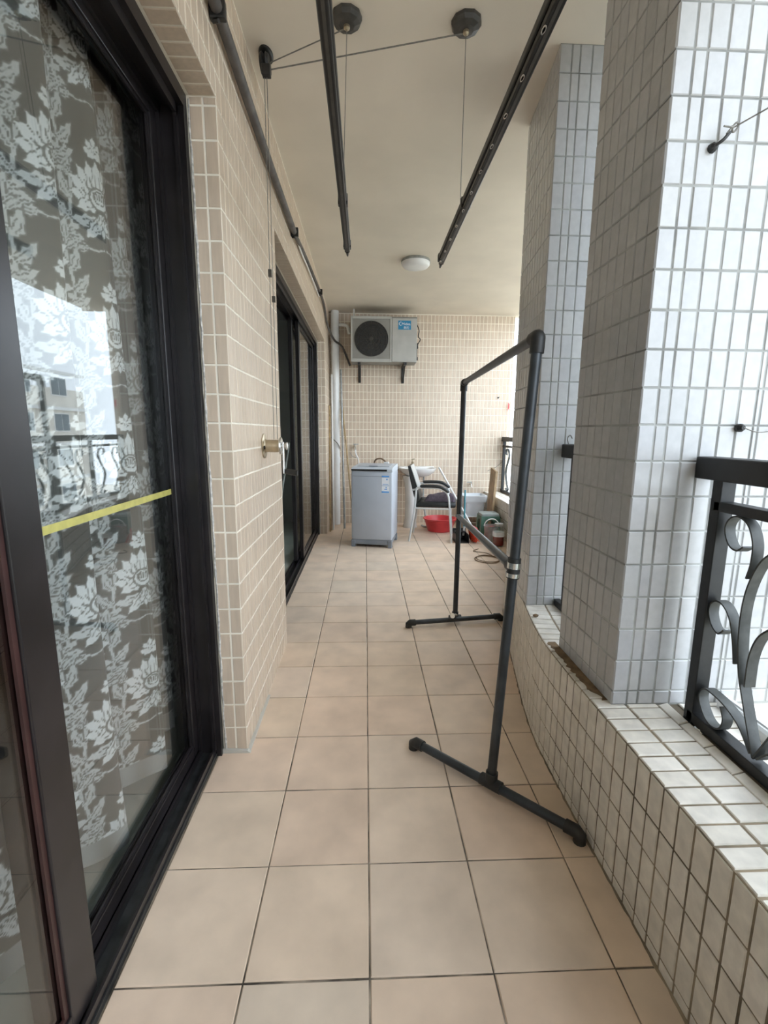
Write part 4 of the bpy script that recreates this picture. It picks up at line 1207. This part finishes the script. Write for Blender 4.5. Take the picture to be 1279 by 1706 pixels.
b = thing('broom', (1.29, 5.30, 0), 'broom with white handle and red bristles leaning on the basin', 'broom')
m = MB(); m.tube([(1.266, 5.39, 0.185), (0.975, 6.10, 0.822)], 0.0125, 10); m.build('handle', 'white_plastic', b, True)
Mb = Matrix.Translation((1.318, 5.32, 0.0)) @ Matrix.Rotation(R(8), 4, 'Z') @ Matrix.Rotation(R(-18), 4, 'Y')
m = MB(Mb); m.box(-0.035, 0.035, -0.10, 0.10, 0.145, 0.20, 0.02); m.build('head', 'red_plastic', b, True)
m = MB(Mb)
for k in range(46):
    bx = random.uniform(-0.028, 0.028); by = random.uniform(-0.095, 0.095)
    m.tube([(bx, by, 0.15), (bx * 1.6, by * 1.15, 0.022)], [0.007, 0.006], 5)
m.build('bristles', 'red_bristle', b)['kind'] = 'stuff'

d = thing('dustpan', (1.17, 5.34, 0), 'black long-handled dustpan with a teal handle on the floor', 'dustpan')
m = MB(); m.box(1.060, 1.218, 5.26, 5.48, 0.0, 0.010); m.box(1.060, 1.070, 5.26, 5.48, 0.010, 0.10, 0.003); m.box(1.208, 1.218, 5.26, 5.48, 0.010, 0.10, 0.003); m.box(1.060, 1.218, 5.47, 5.485, 0.010, 0.14, 0.004); m.box(1.070, 1.208, 5.40, 5.47, 0.10, 0.112); m.build('pan', 'dark_plastic', d)
m = MB(); m.tube([(1.195, 5.46, 0.13), (1.205, 5.52, 0.60)], 0.009, 10); m.build('handle', 'teal_stick', d, True)
m = MB(); m.tube([(1.188, 5.46, 0.05), (1.195, 5.46, 0.16)], 0.013, 10); m.build('socket', 'white_plastic', d, True)

# white tub on a low grey crate
s = thing('low_crate', (1.48, 6.27, 0), 'low grey slatted crate under the white tub', 'crate')
for xx in (1.325, 1.60):
    for yy in (6.12, 6.40):
        m = MB(); m.box(xx, xx + 0.035, yy, yy + 0.035, 0, 0.15); m.build('leg', 'tin_grey', s)
for k in range(4):
    m = MB(); m.box(1.32, 1.64, 6.12 + k * 0.082, 6.19 + k * 0.082, 0.15, 0.165, 0.003); m.build('slat', 'tub_plastic', s)
b = thing('plastic_tub', (1.48, 6.27, 0.165), 'pale blue-white plastic tub with wide rim beside the chair', 'tub')
def rrect(cx, cy, hx, hy, r, n=5):
    out = []
    for (sx, sy, a0) in ((1, 1, 0), (-1, 1, 90), (-1, -1, 180), (1, -1, 270)):
        for k in range(n + 1):
            a = R(a0 + 90 * k / n)
            out.append((cx + sx * (hx - r) + r * math.cos(a), cy + sy * (hy - r) + r * math.sin(a)))
    return out
def loft(m, rings):
    n = len(rings[0][0]); vs = []; fs = []
    for poly, z in rings:
        vs += [(x, y, z) for x, y in poly]
    for i in range(len(rings) - 1):
        for k in range(n):
            k2 = (k + 1) % n
            fs.append((i * n + k, i * n + k2, (i + 1) * n + k2, (i + 1) * n + k))
    fs.append(tuple(range(n))[::-1]); fs.append(tuple((len(rings) - 1) * n + k for k in range(n)))
    return m.add(vs, fs)
m = MB(); loft(m, [(rrect(1.48, 6.27, 0.125, 0.12, 0.04), 0.166), (rrect(1.48, 6.27, 0.142, 0.135, 0.04), 0.36), (rrect(1.48, 6.27, 0.138, 0.131, 0.04), 0.36), (rrect(1.48, 6.27, 0.118, 0.112, 0.04), 0.18)]); m.build('body', 'tub_plastic', b, True)
m = MB(); loft(m, [(rrect(1.48, 6.27, 0.156, 0.149, 0.04), 0.352), (rrect(1.48, 6.27, 0.166, 0.156, 0.045), 0.44), (rrect(1.48, 6.27, 0.150, 0.143, 0.045), 0.444), (rrect(1.48, 6.27, 0.138, 0.131, 0.04), 0.362)]); m.build('rim', 'tub_plastic', b, True)

# green stool
s = thing('plastic_stool', (1.53, 5.62, 0), 'small dark green plastic stool with arched sides by the parapet', 'stool')
m = MB(); loft(m, [(rrect(1.53, 5.62, 0.112, 0.112, 0.03), 0.275), (rrect(1.53, 5.62, 0.110, 0.110, 0.03), 0.30), (rrect(1.53, 5.62, 0.100, 0.100, 0.03), 0.306)]); m.build('top', 'stool_top', s, True)
for sx in (-1, 1):
    for sy in (-1, 1):
        m = MB(); cx, cy = 1.53 + sx * 0.085, 5.62 + sy * 0.085
        m.add([(cx - 0.03, cy - 0.03, 0.276), (cx + 0.03, cy - 0.03, 0.276), (cx + 0.03, cy + 0.03, 0.276), (cx - 0.03, cy + 0.03, 0.276),
               (cx - 0.022 + sx * 0.02, cy - 0.022 + sy * 0.02, 0), (cx + 0.022 + sx * 0.02, cy - 0.022 + sy * 0.02, 0), (cx + 0.022 + sx * 0.02, cy + 0.022 + sy * 0.02, 0), (cx - 0.022 + sx * 0.02, cy + 0.022 + sy * 0.02, 0)],
              [(0, 1, 2, 3), (4, 7, 6, 5), (0, 4, 5, 1), (1, 5, 6, 2), (2, 6, 7, 3), (3, 7, 4, 0)]); m.build('leg', 'green_plastic', s)
for (a0, a1, b0, b1) in ((1.475, 1.585, 5.505, 5.515), (1.475, 1.585, 5.725, 5.735)):
    m = MB(); P = [(a0, 0.276), (a1, 0.276), (a1, 0.16), (a1 - 0.025, 0.215), (1.53, 0.235), (a0 + 0.025, 0.215), (a0, 0.16)]
    m.prism_axis(P, b0, b1, 'y'); m.build('side_arch', 'green_plastic', s)
for (xa, xb) in ((1.415, 1.425), (1.635, 1.645)):
    m = MB(); P = [(5.565, 0.276), (5.675, 0.276), (5.675, 0.16), (5.65, 0.215), (5.62, 0.235), (5.59, 0.215), (5.565, 0.16)]
    m.prism_axis(P, xa, xb, 'x'); m.build('side_arch', 'green_plastic', s)

# board standing at the parapet end
Mw = Matrix.Translation((1.600, 5.78, 0)) @ Matrix.Rotation(R(3), 4, 'Y')
m = MB(Mw); m.add([(0, 0, 0.003), (0.026, 0, 0.0015), (0.026, 0.25, 0.0015), (0, 0.25, 0.003), (0, 0, 0.80), (0.026, 0, 0.80), (0.026, 0.25, 0.835), (0, 0.25, 0.835)], [(0, 3, 2, 1), (4, 5, 6, 7), (0, 1, 5, 4), (1, 2, 6, 5), (2, 3, 7, 6), (3, 0, 4, 7)])
tag(m.build('wooden_board', 'wood_board'), 'brown wooden board leaning against the parapet by the end wall', 'board')

# jar of red liquid, pail behind it
j = thing('glass_jar', (1.525, 5.14, 0), 'glass jar of red liquid with a pale label on the floor', 'jar')
cj = (1.525, 5.14, 0)
m = MB(); m.lathe([(0.0, 0.002), (0.062, 0.0), (0.066, 0.01), (0.066, 0.18), (0.05, 0.215), (0.046, 0.24), (0.0435, 0.24), (0.047, 0.214), (0.062, 0.178), (0.062, 0.012), (0.0, 0.008)], cj, 'z', 24); m.build('glass_body', 'jar_glass', j, True)
m = MB(); m.lathe([(0.0, 0.012), (0.059, 0.012), (0.059, 0.115), (0.0, 0.116)], cj, 'z', 20); m.build('contents', 'red_liquid', j, True)
m = MB(); m.lathe([(0.0668, 0.115), (0.0668, 0.165)], cj, 'z', 24); m.build('paper_label', 'sticker_white', j, True)
m = MB(); m.lathe([(0.046, 0.232), (0.049, 0.236), (0.049, 0.262), (0.0, 0.264)], cj, 'z', 20); m.build('lid', 'tin_grey', j, True)
p = thing('tin_pail', (1.50, 5.37, 0), 'grey pail with a wire handle behind the glass jar', 'pail')
m = MB(); m.lathe([(0.0, 0.003), (0.065, 0.0), (0.085, 0.19), (0.090, 0.194), (0.082, 0.194), (0.062, 0.010), (0.0, 0.008)], (1.50, 5.37, 0), 'z', 24); m.build('body', 'tin_grey', p, True)
m = MB(); m.tube([(1.50 + 0.088 * math.cos(t), 5.37 - 0.02, 0.19 + 0.085 * math.sin(t)) for t in np.linspace(0, math.pi, 15)], 0.006, 8); m.build('wire_handle', 'white_plastic', p, True)
m = MB(); m.lathe([(0.0, 0.12), (0.075, 0.12), (0.076, 0.165), (0.03, 0.18), (0.0, 0.182)], (1.50, 5.37, 0), 'z', 16); m.build('rag', 'red_plastic', p, True)

# brown ring stain on the floor, modelled as thin raised loops
m = MB()
for (rr, ox, oy, zz_) in ((0.125, 0, 0, 0.006), (0.118, 0.012, 0.01, 0.012)):
    m.tube([(1.245 + ox + rr * math.cos(t), 4.55 + oy + rr * 1.1 * math.sin(t), zz_) for t in np.linspace(0, 2 * math.pi, 33)], 0.0042, 6, False)
m.tube(spline([(1.35, 4.62, 0.006), (1.30, 4.80, 0.006), (1.18, 4.88, 0.006), (1.26, 4.98, 0.006)], 6), 0.004, 6)
tag(m.build('ring_stain', 'brown_stain', None, True), 'brown ring stain on the floor tiles, modelled as raised loops', 'wire')

# grime lying on the ledge inside the near pillar, along the parapet foot and at the pier foot
def grime(name, pts, z, mat, parent):
    n = len(pts) // 2
    m = MB(); vs = [(x, y, z) for x, y in pts]
    top = MB(); top.prism(pts, z - 0.002, z); return top.build(name, mat, parent)
left = []; right = []
for k in range(26):
    yy = 1.315 + 0.0165 * k
    left.append((0.722 + 0.012 * abs(math.sin(k * 1.7)) + random.uniform(0, 0.006) + (0.02 if k < 3 else 0), yy)); right.append((0.7655, yy))
grime('grime_patch', left + right[::-1], PZ + 0.0012, 'brown_stain', wall_right)
left = []; right = []
for k in range(150):
    yy = 0.55 + 0.018 * k
    x = path_at(yy)
    left.append((x - random.uniform(0.0005, 0.005) - 0.002 * abs(math.sin(k * 0.37)), yy)); right.append((x + 0.004, yy))
grime('grime_line', left + right[::-1], 0.0012, 'dirty_grout', floor)
m = MB(); m.prism_axis([(REV - 0.01, 0.0), (REV - 0.01, 0.016), (-0.50, 0.012), (XL + 0.002, 0.010), (XL + 0.014, 0.0)], P1A - 0.013, P1A + 0.002, 'y')
m.prism_axis([(P1A - 0.013, 0.0), (P1A + 0.02, 0.012), (P1A + 0.4, 0.006), (P1A + 0.4, 0.0)], XL - 0.002, XL + 0.012, 'x')
m.build('cement_fillet', 'render_coat', floor)

# stick leaning inside the far door
pole('wooden_pole', (-0.90, 4.3, 0.012), (-0.86, 5.35, 1.15), 0.012, 'tin_grey', 'pale stick leaning in the dark room behind the far door', 'pole', None)

# ------------------------------------------------------------------ outside: ground, trees, the block opposite
m = MB(); m.box(1.6, 80, -60, 90, -9.2, -9.0)
tag(m.build('ground_outside', 'paving'), 'pale paved courtyard far below the balcony', None, None, 'structure')

m = MB(); m.box(-8, 1.10, -30, YN - 0.2, -9, 14)  # unseen mass added to dim the white face of the near pillar
tag(m.build('wall_sky_blocker_near', 'facade'), 'unseen building mass beyond the balcony end, added to block sky light', None, None, 'structure')
m = MB(); m.box(-8, 1.10, YN - 0.2, 14, ZC + 0.16, 14)  # out of view, added above the slab to cut skylight on the pillar
tag(m.build('wall_sky_blocker_upper', 'facade'), 'unseen upper storeys above the balcony, added to block sky light', None, None, 'structure')

def block():
    b = thing('apartment_building', (16, 14, -9), 'beige apartment block across the courtyard', 'building')
    X = 24.0
    m = MB(); m.box(X, X + 10, -14, 44, -9, 4.6); m.build('facade_wall', 'facade', b)
    for fl in range(5):
        z = -8.2 + fl * 2.9
        m = MB(); m.box(X - 0.25, X, -14, 44, z + 2.35, z + 2.6); m.build('floor_band', 'facade_band', b)
        for k in range(13):
            y = -12 + k * 4.3
            m = MB(); m.box(X - 0.06, X, y, y + 2.0, z + 0.6, z + 2.1); w = m.build('window', 'facade_band', b)
            for q in range(2):
                m = MB(); m.box(X - 0.08, X - 0.06, y + 0.08 + q * 0.95, y + 0.95 + q * 0.95, z + 0.68, z + 2.02); m.build('pane', 'facade_glass', w)
block()

def tree(x, y, h, rad, label, seed):
    rng = np.random.RandomState(seed)
    t = thing('garden_tree', (x, y, -9), label, 'tree', 'courtyard trees')
    m = MB(); m.tube([(x, y, -9), (x + 0.1, y, -9 + h * 0.4), (x, y + 0.1, -9 + h * 0.75)], [0.22, 0.16, 0.08], 10); m.build('trunk', 'bark', t, True)
    n = 5200
    c = rng.normal(size=(n, 3)); c /= np.linalg.norm(c, axis=1)[:, None]
    c *= (rng.rand(n, 1) ** 0.45) * np.array([rad, rad, rad * 0.85])
    c += np.array([x, y, -9 + h - rad * 0.7])
    a = rng.normal(size=(n, 3)) * 0.085; bb = rng.normal(size=(n, 3)) * 0.085
    V = np.stack([c - a, c + bb, c + a, c - bb], 1).reshape(-1, 3)
    me = bpy.data.meshes.new('crown'); me.from_pydata([tuple(p) for p in V], [], [tuple(range(4 * i, 4 * i + 4)) for i in range(n)])
    me.materials.append(MATS['leaf_green']); me.update()
    o = bpy.data.objects.new('crown', me); COL.objects.link(o); o.parent = t
    o.location = -Vector(t.location); o['kind'] = 'stuff'
tree(5.4, 2.6, 8.3, 1.9, 'leafy tree in the courtyard nearest the near railing', 1)
tree(6.8, 9.0, 8.8, 2.1, 'leafy tree in the courtyard below the far railing', 2)
tree(7.5, -3.0, 8.5, 2.2, 'leafy tree in the courtyard behind the viewer side', 3)
